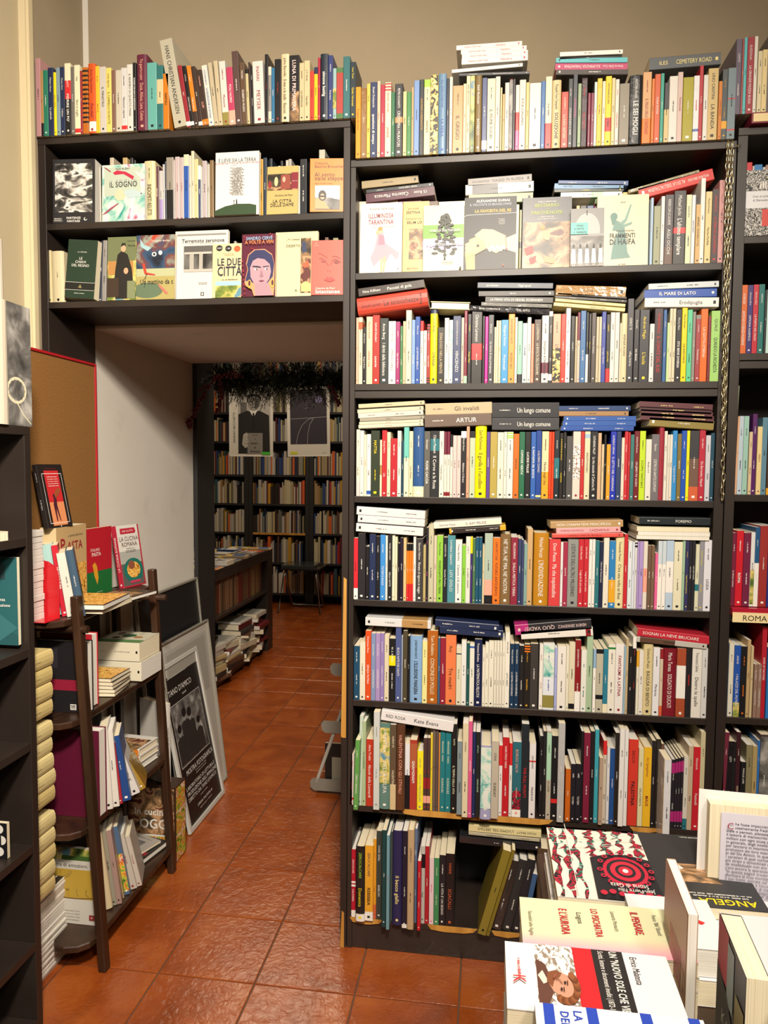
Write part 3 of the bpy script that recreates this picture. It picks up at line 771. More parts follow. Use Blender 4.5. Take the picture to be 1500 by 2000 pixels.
row(c8, Z, 52, '''
97 282 wd8d6d0 k --|Quel giorno di Dina Bakarian @b.14:.3:B
122 255 w242426 w Mario Soria|GIU @b.93:1:w,b.03:.12:w
173 272 sd8a488 k --|L'Inferno sopra @art11:.02:.5
205 272 rcc3a2a w --
235 235 wdcdce0 k Francesco Longo|DOVE UCCELLI
263 285 k w --
278 288 bb0a488 k -
297 262 cc8b8a8 B - @b.6:1:B
333 252 u3c6ca0 w --|--
350 262 k242426 w -- @b.0:.4:w
367 270 k2e2a2a Y Il fido marito
397 265 W4a4240 w Tommaso Acciaro
415 290 cc4b89c k -
432 290 cc8bca0 k -
460 258 u38489c w --|Luccagno Giaveno
487 275 k26262a Y CRAMPO|Jack London @b.0:.2:r
516 262 wdad8d0 k --|--
545 262 wd8d4cc k --
558 330 cd0c8b0 R --
595 268 cd4c8a0 k WERNER ROSAN @H
637 175 d3a3a40 w Andrea Magis|IL CASO @up
672 245 k2e2c30 w Antonella|tre donne @B
735 245 k34343a Y Andrea Magis|L'isola
765 335 wdcdad8 k --|IL BENESSERE
822 238 W36282e r OLIVIER MAURITIUS|IL CONTE DEL SUD
845 245 u34609a w --|Oscar
862 328 vbcd49c k --
882 238 cd4ccb0 k --|--
902 238 cd4ccb0 k --|--
940 243 k242428 w Marina Mann|STO BENE DIVERSA @B
975 222 Ye4d000 k Marina Marabel|GAUDEN PARTE
1007 245 m5cc494 k Anna Rossi|--
1028 258 g8a8680 w --
1060 278 R9c3e44 w --|Parlamento --- @b.94:1:g
1105 240 Oe06a20 w LA GATTA ETERNA
1125 285 B7a2834 k -
1187 252 v9ccc70 k QUALE|QUANDO LA RICHIESTA
''', .004, S, g)
stack(c7, .0, '''
80 585 66 190 W3a322e w Nina Killham|Peccati di gola @t6.5
70 612 135 335 rb8402e k Jacques Laurent|Le sciocchezze|Rusconi @t6.5,H
''', 'above the red spine, left end of second shelf', 'flat books on the second shelf', depth=.15)
stack(c7, .0, '''
635 940 226 300 cdccf9c k - @t-3,p1,H
''', 'pages outwards, on the bright yellow book', 'flat books on the second shelf')
stack((0,0,1), .0, '''
933 1080 549 566 d3a4454 w Joe Keenan|Oggi sposi @t-2
935 1082 566 580 k26221e w - @t-1
948 1080 577 594 k2c2826 w LA PRIMA VITA DI HESHEL ROSENHEIM @t-2
940 1078 588 603 l8c8c88 k -- @t-3,F
918 1073 594 616 k26242a w BENE COMPATISCA|DEL DITO @t-4,F
''', 'in the black pile on the second shelf', 'flat books on the second shelf')
stack(c8, .0, '''
150 595 80 170 tb08a58 k -- @t-3,F
160 600 128 182 k34302c w Rosa Liksom|-- @t-5
145 600 146 206 k34302c w Rosa Liksom|-- @t-5
145 592 165 232 Qdccc90 k Rosa Liksom|Stazioni di transito @t-6
135 590 190 262 Qdccc90 k Rosa Liksom|Stazioni di transito @t-6
''', 'in the foil-topped pile on the second shelf', 'flat books on the second shelf')
stack(c8, .0, '''
740 1187 65 112 lc8d0d4 k --|-- @t1
712 1175 112 166 u1c4ea8 w IL MARE DI LATO @B
715 1187 162 232 we0dedc k --|Erodipuglia @t-1
''', 'in the blue and white pile, second shelf right', 'flat books on the second shelf')
# --- third shelf
c7 = (680, 760, 3.947); c8 = (1040, 760, 3.261); Z = ZM[3]; S = 'third shelf of the wide bookcase'; g = 'books on the third shelf of the wide bookcase'
row(c7, Z, 60, '''
88 312 cd8d4c0 k --|Guido Salvi @b.0:.22:h
118 320 wdcdad0 k --
140 352 cdcd4b8 r --
172 348 wdcdad4 k --|FIABE @b.03:.09:u
240 320 f2c3626 Y MATTIA|--
257 392 cd8d0b0 k -- @b.38:.55:t
295 318 Rb4242c w Giorgia Marco|Life
323 332 cd8ccb0 k --|--
375 380 Rb0202c w --|--
405 322 wdad8cc k --|--
425 400 q1c4054 w --
465 285 a6cbcb0 k - @b.0:.55:c
496 325 cd8d0ac k --|Conte d'Angelo
580 293 u2a5288 w --|-- @b.0:.15:c,H
628 325 g5c5a54 w Giuseppe|FUORI CACCIA @B
697 322 k26282c w Chiara Matteini|Il Corvo e la Rosa @b.7:.88:q
733 325 wdcdacc k --|Trentadue pezzi
756 328 wdad6c8 k -- @b.65:1:B,b.02:.08:R
780 328 wdad6c8 k -- @b.65:1:B,b.02:.08:R
801 350 wd8d4c8 k -- @b.8:1:k
832 358 hd4bcb8 k --
863 358 hd4bcb8 k --
905 325 k242226 w Mondo Rosso|Abbiamo il Grano @b.9:1:w
930 285 sd09c80 k -
973 325 mb8c4a8 k -- @b.9:1:k
1060 280 Ye8d800 k Zack McDermott|Il gorilla e l'uccellino @H
1087 330 V5a4490 w IL MASCHIO
1143 330 oac9a4c w -- 
1192 333 wdad6c4 k --|--
1216 330 wd8d8cc k --|--
1265 330 wdadad4 k --|-- @b.97:.99:v,b.93:.95:v,b.9:.92:v
1310 345 Ocf6a1e k --
1355 330 e246648 w COMODE VERITA' @B
1400 330 k1c1c1e w LUCIDE FOLLIE @B
1440 330 u2f5eac w IL FANTASMA SEL BOSCO @B
1483 315 u1e4290 c L'ULTIMO DONO @b.02:.05:Q
''', .004, S, g)
row(c8, Z, 52, '''
97 270 cdccfa4 k --|Notte negli Usa @b.0:.4:G
115 272 Od8421e k -
131 272 Od8421e k --
165 265 k1c262e w --|-- @b.3:.6:q
188 280 k221e1c Y LA MALEDIZIONE DEL FARAONE|VALENTINO
208 275 k202022 w --|--
249 300 g4e4c4c w --
298 270 cd4ccc0 R -- @art12:.3:.8
323 268 rb82c2c w --
359 270 cdcd0ae k IRRESPONSABILI @b.9:.96:p
407 270 k1e1e20 w CATHERINE MILLET|La vita sessuale di Catherine M.
430 280 bc8a888 O -
446 352 cd0bc98 k --
461 290 k w -
487 352 Gdc9c28 w --
525 268 u1e32ac w ALFREDO ARPAIA|IL LETTO DEL CARDINALE
556 268 n2c3c64 w --
576 310 wd8d0bc k --
599 268 rc03038 w Ugo Moretti|Vittorie
613 275 rb82830 w --
638 290 q3a7470 w --
672 268 R6c1c24 w Andrea Morstione|UN JERRY PO' ACIDO
710 267 vbcd82c k --|E.COM.E TANTI BACI
747 320 wdad8cc k --
797 288 g6e6a6e w Santo|L'ESTRO DI SANTOS DUMONT
828 225 R98283a R - @H
848 268 wdcd8cc k Maya Muir|--
863 290 wd8d4c8 k --
881 290 wd8d4c8 k --
911 265 y3288c8 w --|Il sapore del ferro
938 285 o7a6a3a w --
970 265 u2250b0 w --|-- @B
990 265 Ye8e020 k --
1050 265 N6e5448 w -- @b.0:.2:T,b.6:1:d
1090 255 Rb02a3e w --|Da Bernadet, Napoli
1122 295 lc4c4cc k --|ODIO
1147 280 q20485c w --
''', .004, S, g)
stack(c7, .0, '''
80 587 88 148 cc4b898 k -- @t3
72 580 130 188 cc8c0a8 k -- @t3
78 578 160 226 wc8c4bc k --|-- @t3
90 585 203 252 g9a9484 k -- @t2.5
85 578 232 276 cc8c2ac k -- @t2.5
80 578 254 305 cccc6b0 k -- @t2.5
''', 'in the left pile of third shelf', 'flat books on the third shelf')
stack(c7, .0, '''
595 1108 98 200 bc0aa88 k --|Gli invalidi @t1.5
590 1105 182 295 N6a5a50 w --|ARTUR @t2
''', 'in the beige and brown pair, third shelf', 'flat books on the third shelf')
stack((0,0,1), .0, '''
961 1092 786 816 k26262a w --|Un lungo comune
961 1092 816 840 d38383c w --|Un lungo comune
''', 'in the black pair, third shelf', 'flat books on the third shelf')
stack(c8, .0, '''
170 625 106 140 u1e3c6c w --|--
167 612 140 172 ta07c54 k --
200 660 172 204 u2c58a4 w --|-- @fl
193 658 203 237 u2c58a4 w --|-- @fl
182 645 236 266 u2850a0 w --|-- @fl
''', 'in the blue pile, third shelf', 'flat books on the third shelf')
stack(c8, .0, '''
680 1148 75 142 B5c3238 Q --|-- @t-3,fl
685 1140 106 164 W4a2c30 Q -- @t-3,fl
690 1148 124 194 B5c3238 Q --|-- @t-3,fl
690 1155 146 222 B5c3238 Q --|-- @t-3.5,fl
745 1155 176 262 o8a7a40 w -- @t-4,fl
''', 'in the maroon pile at right, third shelf', 'flat books on the third shelf')
# --- fourth shelf
c7 = (680, 970, 3.947); c8 = (1040, 970, 3.261); Z = ZM[4]; S = 'fourth shelf of the wide bookcase'; g = 'books on the fourth shelf of the wide bookcase'
row(c7, Z, 38, '''
73 320 rcc2834 k -- @b.0:.18:w
130 285 k28262a w --
160 385 k1c1a1c w --
210 290 n222e50 w --|--
243 305 k1c1c22 w --|--
284 295 y3c88d0 w --|TOTEM E RAGO
301 300 wdcd8cc k --
335 298 k202022 w MUNZI / RACCONTI|DELLA NOTTE
357 300 cdcd8c0 k -
376 310 cdad4b4 k --
394 360 k201c20 w --
421 318 k221a2c w --
445 318 bd0b480 k --
465 365 O w - @b.88:1:k,b.0:.3:r
483 365 O w - @b.88:1:k,b.0:.3:r
497 365 O w - @b.88:1:k,b.0:.3:r
518 310 wdad8d4 k --
572 325 d3c3a3a w Giacomo Veltroni|Ritratto di signora in viaggio
594 380 ob0a06c k --
614 240 k26222a P --|--
655 215 cbab69a k --|-- @H
678 305 bc8bca4 R --
726 300 v8cc044 k Paolo Rumiz|PASSEGGIATE FRA I TRENI
760 315 k22262c w AUGUSTO TRA|Anarchia Tricolore
820 300 q4a8894 w Loredana Lipperini|LOY, DOLCI
871 335 we0dedc k Tristano Bardolino|L'amore si fa azzurro
900 375 v80c040 k --
936 310 wdad6cc k --|IL CORPO UMANO
953 310 V3c2c6c w -- @b.75:1:Y
975 325 e4a7048 w --
1001 315 q1c506c w Agata Bazzi|--
1027 315 q1c506c w Agata Bazzi|--
1044 375 cc8bc98 k -
1107 283 ma4b4a6 k -- @b.34:.12:m,b.12:.34:s,b.0:.12:k
1165 318 Oe07020 k LARA PICCONI|FUTURO ANTICIPATO
1246 290 N7c603c w NE' TUA, NE' MIA, NE' NOSTRA @H
1300 315 B86263a w PELLEGRINO|DALLA MISTICA TERRA
1329 325 n343e60 w --
1346 335 n3c4468 w -
1373 365 q7c9c98 k --
1415 250 bc09e70 k -- @
''', .004, S, g)
row(c8, Z, 0, '''
97 232 Gb47c1c w Michael Peruzzi|L'INDIVIDUAZIONE @H
170 270 rcc3e40 w Don Pasta|Ma che inquietudine
187 290 wd8d8d8 k --
216 290 R9c2c48 w --
284 272 g8a8c88 k L'ESTATE DELL'ALTRO MILLENNIO
319 272 rbc2834 w Carlo Marcello|I segreti di una notte
350 272 rbc2834 w Carlo Marcello|I segreti di una notte
372 272 we0ded8 k --|--
391 272 we0ded8 k --|--
417 280 q2c7078 w --
443 287 n1c2440 w I Giorni dei Giovani Leoni
479 260 wdcd8c8 k --
520 282 u2c7cb8 w --|-- @b.08:.42:G
574 260 Qdcd0a0 k Fernanda Pivano|C'era una volta un Beat @H
598 240 rc02830 w --
625 285 wd4dce0 k --|--
640 290 wd0d8e4 k --
657 280 ld0d0d0 k -- @b.9:.93:k,b.95:.97:k
670 285 La890c8 k --
696 285 La890c8 k --
723 285 wd8d0c4 T -- @b.25:.6:s
746 312 N6c5444 w --
768 312 N745c48 w --
788 360 Pdc6494 w --
816 282 pc4d0d8 k -- @b.0:.66:w,b.02:.1:r
841 282 pc4d0d8 k -- @b.0:.66:w,b.02:.1:r
889 280 pb0c4d8 k -- @b.25:.7:w
944 288 cdcd8bc k --|--
961 280 m98b89c k -
986 280 n34345c Y --|Capita Monsoni padrone
1005 278 k26262c w UNA GITA A ROMA
1026 278 k26262c w UNA GITA A ROMA
1051 305 cd0d0b4 k -- @b.3:.4:q
1081 280 g8c8c94 Y Edoardo di Pandora|--
1130 278 wd8d8e0 k --|LIGEIA
''', .004, S, g)
stack(c7, .0, '''
66 593 78 170 we0dedc k --|-- @t-3,F,fl
75 590 145 228 we0dedc k --|-- @t-3,F,fl
62 578 208 300 we0dedc k --|-- @t-3,F,fl
''', 'in the white wrapped pile, fourth shelf left', 'flat books on the fourth shelf')
stack(c7, .0, '''
660 1182 160 254 wdcd8c8 V Gabriele Piazza|IL GAY FELICE @t5
780 1215 214 292 k2c2422 w --|-- @t5,b.9:1:G,b.0:.04:G,fl
''', 'in the slanting pair, fourth shelf', 'flat books on the fourth shelf')
stack(c8, .0, '''
115 577 144 208 tb08e60 w NON CHIAMATEMI PRINCIPESSA @t2.5
152 560 186 242 hdca0a4 R NORMAN NAWROCKI|CAZZAROLA! @t2.5
126 578 226 268 re0544c k L'AMORE AI TEMPI DEL PETROLIO @t2
''', 'in the pink and red pile, fourth shelf', 'flat books on the fourth shelf')
stack(c8, .0, '''
680 1133 133 180 k22282e w --|FOREMO
665 1127 193 224 cdcd8b8 k - @p1
672 1132 223 250 cdcd8b8 k - @p1
663 1127 250 275 cdcd8b8 k - @p1
''', 'in the cream-paged pile, fourth shelf right', 'flat books on the fourth shelf')
# --- fifth shelf
c7 = (680, 1170, 3.947); c8 = (1040, 1170, 3.261); Z = ZM[5]; S = 'fifth shelf of the wide bookcase'; g = 'books on the fifth shelf of the wide bookcase'
row(c7, Z, 40, '''
86 362 q1e4864 w --|-- @
129 335 cdad4c0 k --
173 245 Od04c1e w Dominique Roux|SENZA PATRIA
208 265 A7c8cb0 w Riccardo Rubin|CONTROCANTO
244 265 La088b8 w Riccardo Rubin|CONTROCANTO
275 265 L8c78b0 w Riccardo Rubin|L'ANGELO E LA RANA
311 280 cd0c6ac k --|--
361 305 k1c1c1e w W. S. RITMO|--r @b.57:.73:Y
405 220 n4a5688 w BUCA NITE DEI SANTI
418 290 l8c98a8 k -
453 245 W4c4432 w --
471 285 k1a1a1c w --
566 285 p80a4cc k JONATHAN KEATS|L'ILLUSIONE PANGERA @H,B
605 325 Qe0d894 k --|--
686 245 Oa85c1c c Tom Robbins|CONCINE DI POLLO
704 300 q3c5c7c w --
746 300 R8c2236 w --
826 278 Odc7848 k Arp|Tre madri
866 375 cd0ccb4 k -- @b.88:.9:n
905 320 wdadad8 k --
929 340 q1e504e w --
966 345 wd8d8cc k -- @b.93:.96:u
1026 310 n161f44 w Francesca Brettine|LA MATEMATICA FELICITA'
1048 375 wdcd8c8 k --|--
1076 340 wdcdac8 k --|--
1116 325 wdcd8c8 k --|--
1138 325 wdad6c6 k --|--
1159 325 wdcd8c8 k --|--
1180 325 wdad6c6 k --|--
1202 325 wdcd8c8 k --|--
1239 258 we0dcd0 k ANTONIO BE|LETTI, NERO
1274 345 n1a3450 w PAOLA BALDINO|LA BOMBA INCREDIBILE
1309 345 n1a3450 w PAOLA BALDINO|LA BOMBA INCREDIBILE
1348 360 k201e20 w --|--
1394 350 k221e1c G --|-- @b.96:.98:O,b.92:.94:O,b.88:.9:O
1456 345 d3c3836 w --
''', .004, S, g)
row(c8, Z, 36, '''
60 290 we0dcd4 R --|--
132 285 wd8dce4 u --|-- @b.03:.22:o,art2:.5:.98
150 310 La0a8d4 k -
206 300 we0dcd4 k --|--
225 300 wdcd8c4 k --
263 280 cd4ccb0 k -- @b.03:.11:k
300 262 R861c20 w QUANDO MURO|-- @b.0:.28:w
336 325 wdcdcd4 q Kill|--
376 235 ma0b898 k --
396 320 p8cacc8 k - @b.0:.7:w
441 320 cb4b09c k -- @b.93:1:k,b.21:.28:k
472 318 q2c7890 w -- @b.0:.14:c
518 290 we0dcd0 k --|-- @b.93:.96:e
572 285 we0dcd8 R FANTASMI A LATINA @B
584 300 p8cb0c8 k -
602 255 bb8a480 k --
627 300 k1e1e20 w --|Poli
651 240 k1c1a1c r --|-- @b.85:1:w
668 330 wdcd8c4 r -- @b.75:1:G
696 330 wdcd8d0 k --
757 288 bd0c090 k Dolorès Prato|RAGUSA DI BENITO @H
800 310 wdcdce0 k --|Mariposa
821 318 Nc8b8a0 r - @b.0:.15:T,b.85:1:R
907 315 B781826 w Maria Teresa|SOLDATO DI DUCATI @H
966 315 Ta04a2e w - @b.27:.75:w
1004 315 k242224 r --
1067 315 wdcd8d0 k Francesca Salvia|Dietro le spalle
1107 315 lcccccc k --|--
''', .004, S, g)
stack(c7, .0, '''
133 638 150 222 wd0d0d0 k --|-- @t-1,b.56:.95:t,fl
670 1162 165 246 n222c4c w --|-- @t-3
705 1195 217 290 n222c4c w --|-- @t-2
''', 'in the navy and white group, fifth shelf', 'flat books on the fifth shelf')
stack((0,0,1), .0, '''
1006 1155 1206 1244 k2a282c h HENRYK SIENKIEWICZ|QUO VADIS? @t7,fl,b.0:.18:M
1018 1158 1222 1252 wdcd8d0 k -- @t5.5,b.03:.1:R
''', 'in the slanting pair, fifth shelf', 'flat books on the fifth shelf')
stack(c8, .0, '''
668 1131 192 282 rb82838 w SOGNAI LA NEVE BRUCIARE @t-5
662 1112 246 312 lb8b4ac k -- @t-4,b.45:.95:N
''', 'in the red pair, fifth shelf right', 'flat books on the fifth shelf')
# --- sixth shelf
c7 = (670, 1370, 3.846); c8 = (1040, 1370, 3.261); Z = ZM[6]; S = 'sixth shelf of the wide bookcase'; g = 'books on the sixth shelf of the wide bookcase'
row(c7, Z, 46, '''
76 390 wd8ccc4 R --|-- @t1,b.1:.14:r
110 290 e5c984c w Julz Belen|TERRE E TERRANIA @t1.5,y-.03
139 110 mbcccbc k --|-- @t1
170 150 va4b48c k TILL EULENSPIEGEL
226 285 Rb43420 w Alma Trubbi|Abook della Leonardi
272 80 wc4c8c4 g --|-- @y-.02
350 165 q5c8078 w VALENTINA|NELLA STUFA @F,art9:.3:.95,H,y-.012
395 175 N5c4c3c c ALERIO DI|VALENTINA @F,b.0:.3:b,y-.012
461 175 N583826 s VALENTINA CON GLI STIVALI @F,H,y-.012
497 320 wdcdce0 k -- @b.0:.52:k
551 290 Ra83a2c w GNAMGNAM @b.6:.95:Ta85a38,B
598 375 Yecdc28 g --|TUTTO PASTEGGIO @H
626 275 W4a3634 r - @b.3:.45:R,b.1:.2:s
652 275 W4a3634 r - @b.3:.45:R,b.1:.2:s
668 240 Ye0c830 k -
690 215 N6c5c50 k -
713 210 N5a4a44 k -
724 240 Ocf8440 k -
763 222 q20747c c FERNANDEZ · MARIN|RODRIGUEZ
806 232 q20747c c FERNANDEZ · MARIN|RODRIGUEZ
850 170 k1e1c1c c TUTTI|IL TEMPO DELLA VITA @y-.005
892 300 g7c8a90 k LILLO|FRIENDS @y-.012
936 165 cd4c8a8 k OCEANO|-- @y-.025
966 150 Pd05888 w GONZALEZ @y-.025
990 228 n222c58 w -- @y-.025
1025 230 k222422 m jeff hawke|H2495-H2948 @y-.02
1107 335 L9c9cc0 w PAESAGGIO|DOPO LA BATTAGLIA @art2:.15:.98,H,y-.03,B
1163 300 lb8ae9c k STEVE|SUNDAY @y-.02
1190 320 wdcd8d4 k -- @b.7:.98:r
1240 270 rb82028 w NARUTINO VARO|--
1264 315 wdcd8d4 k -- @b.7:1:r
1332 305 q2c6470 s BORGO SALVI|-- @b.0:.1:w,art7:.1:.35
1390 170 k22282e r |THE FULL MONTY @L1332
1440 315 wdcd8d8 k GIOVANNI|MAKKOX @b.75:.77:r
''', .0, S, g, depth=.17)
row(c8, Z, 38, '''
60 220 k1e1c1e w --|--
82 190 k222222 w --
114 190 lb0a898 k LE BRUIT|DU GIVRE @b.45:.98:m
156 220 k1c1c1e w --|-- @b.2:.25:r
200 140 lb4b4b4 w - @F,y-.012
234 430 Oc0601c w - @y-.004
266 398 k201e26 w NIER|TOTEM @y-.004
300 398 k201e26 w NIER|TOTEM @y-.004
318 190 k1c1a1c w -
360 200 B78203a w --|-- @y-.004
388 190 k221e20 w --
415 180 a3c9cac w -- @y.0
440 360 tac9480 k - @y-.01
464 250 cc8bca8 k BERLIN|BLUES @b.83:1:r
484 285 wd4d4d8 k IN SU|--
516 300 u244c8c w --
545 200 k2a2624 w -- @F,y-.006
578 175 we0dedc k BEVUM|-- @y-.01
602 180 we0dedc k BEVUM|-- @y-.005
664 242 rcc3a2c k SACCO|PALESTINA @B
697 300 cd4cca0 k FIGLI|DELLA FORESTA
748 292 Ge0b028 R Art Spiegelman|MAUS @B
775 250 k201e22 w --
806 240 k26221e w -
826 270 N64443c c - @b.5:.55:c,b.35:.4:c
872 372 ldcdce0 k --|-- @F,y-.075,z-.01,h1
896 370 k28242a w TSAI CHIH|CHUNG @b.1:.25:M,b.8:.95:M
914 365 k28242a w -- @b.1:.25:M,b.8:.95:M
932 360 k28242a w -- @b.1:.25:M,b.8:.95:M
950 355 k28242a w -- @b.1:.25:M,b.8:.95:M
980 350 wd0ccc0 k --|-- @b.0:.15:q
1012 285 bc0aa90 k --|Rabia
1057 290 rc02430 w Giampaola|Pettinelli
1094 195 cc0b894 k --|-- @
''', .0, S, g, depth=.17)
stack(c7, -.01, '''
288 830 76 216 wdcd8d8 k RED ROSA|Kate Evans @t-6.5,b.0:.0:w
''', 'wrapped, on the brown comic spines of sixth shelf', 'flat books on the sixth shelf', depth=.19)
# --- bottom shelf
c7 = (650, 1570, 3.488); Z = ZM[7]; S = 'bottom shelf of the wide bookcase'; g = 'books on the bottom shelf of the wide bookcase'
row(c7, Z, 120, '''
154 310 rb0182e w ZEROCALCARE|CALCAREA @b.0:.1:w,b.5:.53:w,b.45:.48:w
215 292 k221e1c Y ZEROCALCARE|Domenica @b.0:.1:w,acv,y-.02,H
272 285 Ge0a02c k ZEROCALCARE|REBIBBIA @b.0:.12:w,y-.012,B,acn
294 240 Gd89424 R --|-- @b.0:.18:T
332 185 d3c423c w DANIEL ZEZELJ|BABILON @acw
362 180 q143e40 w - @y-.035
384 215 A6c94a0 r -- @y-.045
404 190 g5c5848 w --|-- @
470 185 n2a2650 Q |il becco giallo @B,H,y-.02
505 185 k1e1c2c w --|-- @y-.03,b.0:.04:w
550 180 tb89c78 N L'APPRODO|-- @y-.035,H
572 170 A5c7094 w CUCALA|--
595 390 rbc1828 w --|-- @y-.035
624 290 lb4b4ac k --|Hergé @b.72:.9:k
652 290 Ra8202a w --
684 370 hdcc4c8 P --
720 370 e3e8454 w --|--
764 350 k201e22 w --|LA VITA E' UN SEGNO
824 340 k1e1618 T VANNI|SCIACALLI @
''', .0, S, g, depth=.18)
row(c7, Z, 985, '''
1044 300 o84742a k - @t15,y-.03
1068 300 o7a6a24 k - @t15,y-.03
1150 370 d34302e w --|-- @t13,H,F,y.0
1215 370 d2e2e2e w --|-- @t12,H,y.0
1275 370 k26262a w --|-- @t11,H,y.0
1310 470 A3c5a84 k - @t10,y.0
''', .0, 'bottom shelf of wide bookcase', g, depth=.18)
row(c7, Z, 1385, '''
1500 310 N52402e k - @H,n,y.0
''', .0, 'bottom shelf beside the table', g, depth=.2)
stack(c7, .01, '''
925 1420 158 214 Qd8cc98 k HUGO PRATT|L'UOMO DEL SERTAO @t-1,fl
925 1410 208 242 lb0a890 k HUGO PRATT|L'UOMO DEL SERTAO @t-1.5,fl
862 1420 240 300 k26262a w - @t-1.5,F
''', 'under the top of the bottom shelf', 'flat books on the bottom shelf', depth=.2)
# --- right-hand bookcase
RB = 'right-hand bookcase'
cr = (1400, 50, 4.444); g = 'books in the right-hand bookcase'
row(cr, 2.402, 150, '''
202 118 V5e5468 w CANTO|-- @d.2
219 112 T9c4c48 w --
247 105 a58b4b8 k --
307 100 R98303c w GUIZZOLIN|LA GRANDE PAZZIA BUSSA
338 95 wd8d4c8 k --
377 222 cd4c8a4 k --|--
422 210 Qdcc890 k --|--
442 90 g6c6468 w -
520 120 l k -
''', -.012, 'on top of the '+RB, g)
fl0 = empty('box_board', (.93,.09,2.373), 'wine-red board with gold front edge under the books on the right-hand bookcase', 'board')
box('board', -.262,.50,-.11,.13,0,.0285, mat('wine_red_card', lin('701a30'), .4), fl0)
box('gold_edge', -.258,.49,-.1112,-.1101,.004,.0245, mat('gold_foil', lin('d4c08c'), .35), fl0, 0)
row(cr, ZR[1], 215, '''
286 1190 rc82c34 w -
304 1220 l k -
374 1208 u2878b4 w -
400 1230 l k -
432 1210 s9c7c70 k -
500 1230 N k -
''', .05, 'first shelf of the '+RB, g)
def illeg(P):
    P.rect(0,0,1,1,'w',10); P.rect(.05,.42,1,.68,'wd8d8dc'); P.rect(.45,.14,1,.40,'rc84038'); P.text('illegali', .66,.77,.034,'w',True,fit=.85*P.W); P.text('Con un poster', .45,.60,.011); P.text('di Zerocalcare', .45,.54,.011); P.text('---', .7,.87,.01,'Y')
cover(cr, 205, 640, 1245, ZR[1], .004, .02, 'ld8d8d8', illeg, 'shrink-wrapped white cover with black scribbles, right-hand bookcase first shelf', 3, foil=True)
row((1040, 530, 3.261), ZR[2], 1292, '''
1312 78 u3858b4 w -
1356 88 Ocf6428 w SCIENZE|ANTICHE E SCIENZE MODERNE
1392 88 V382c6e w Salvatore Brisi|OFFICINA ALKEMICA
1427 85 Rb82838 w Salvatore Brisi|LA PORTA DEL MAGO
1465 83 q1c6c68 w --|--
1480 120 k26262a w -
1530 115 ab8d4d0 k --
1600 115 N k --
''', .01, 'second shelf of the '+RB, g)
row((1400, 700, 3.636), ZR[3], 102, '''
122 195 g868c74 k LA NUOVA|AFRICA @t1.5
140 412 sccA080 k - @t1
176 410 lb0c0cc k --|--
213 410 m94bcb0 k --|--
238 522 cccb894 k --|-- @
272 395 V52205e w --|--
307 485 Qdcc890 R AFRICA
346 420 A5c8498 k -
400 500 N4a3020 w -- @b.0:.1:G
''', .006, 'third shelf of the '+RB, g)
row((1400, 700, 3.636), ZR[4]+.002, 76, '''
90 1215 wd8d4d4 R --
124 1240 B701e38 w --|Le donne romane
175 1225 rc41c2c w --|ROMA @B
226 1240 B6c2040 w --|--
256 1235 wd8d8d8 k -- @art9:.03:.5
290 1200 q245480 w --|-- @b.0:.55:w
350 1190 R98302e w --
400 1190 n26307c w --
450 1200 c k --
''', .004, 'fourth shelf of the '+RB, g)
row((1380, 1180, 4.0), ZR[5], 128, '''
158 312 q243a4c w --
198 305 cd4d0c0 k --|--
250 322 u2450a4 w AMATE|I PALAZZI DEL POTERE @art9:.0:.2
300 330 k1a1a1c O --|--
328 280 bb89c70 k --
350 330 cc4b088 k -
380 470 t8c7062 w Mario Dal Bosco|Il centesimo dei Papi
416 470 t8c7062 w Mario Dal Bosco|Il centesimo dei Papi
456 175 Rb01e2e w ROME OF THE POPES
520 340 y2c78c0 w --
''', .006, 'fifth shelf of the '+RB, g)
row((1380, 1180, 4.0), ZR[6], 95, '''
132 1000 B702c3e w --|-- @t2,F
185 1070 k201c20 w CITY|QUARTA @t1,F
215 1075 k1e1e20 w CITY|QUARTA
250 1000 W3a1a22 c --|VSOM IN TELETTRA @y-.004
290 1232 k1c1c1e w PARALLEL LINES|ROME URBAN SPACES @L246
340 1100 o847c5c k --|--
378 1110 ba89464 k --
398 1065 u2e6cb4 w --|--
480 1020 W4a3a3c w -- @art4:.03:.98
560 1020 N w -
''', .0, 'sixth shelf of the '+RB, g, depth=.18)
# label tray
tr = empty('shelf_tray', (.93,0,0), 'glossy red tray under the fourth-shelf books, cream label reading ROMA', 'tray')
box('tray_board', -.262, .35, -.018, .24, 1.0692, 1.0905, mat('red_lacquer', lin('9c1c30'), .15), tr)
lb = box('label_strip', -.262, .35, -.0215, -.0185, 1.052, 1.079, mat('cream_card', lin('dcc898'), .5), tr, 0)
P = Print(); P.text('ROMA', 0, 0, .022); P.build('lettering', lb, lambda u,v,l: (U(1474,1195,1,-.02).x-.93+u, -.0215-l, 1.0645+v))
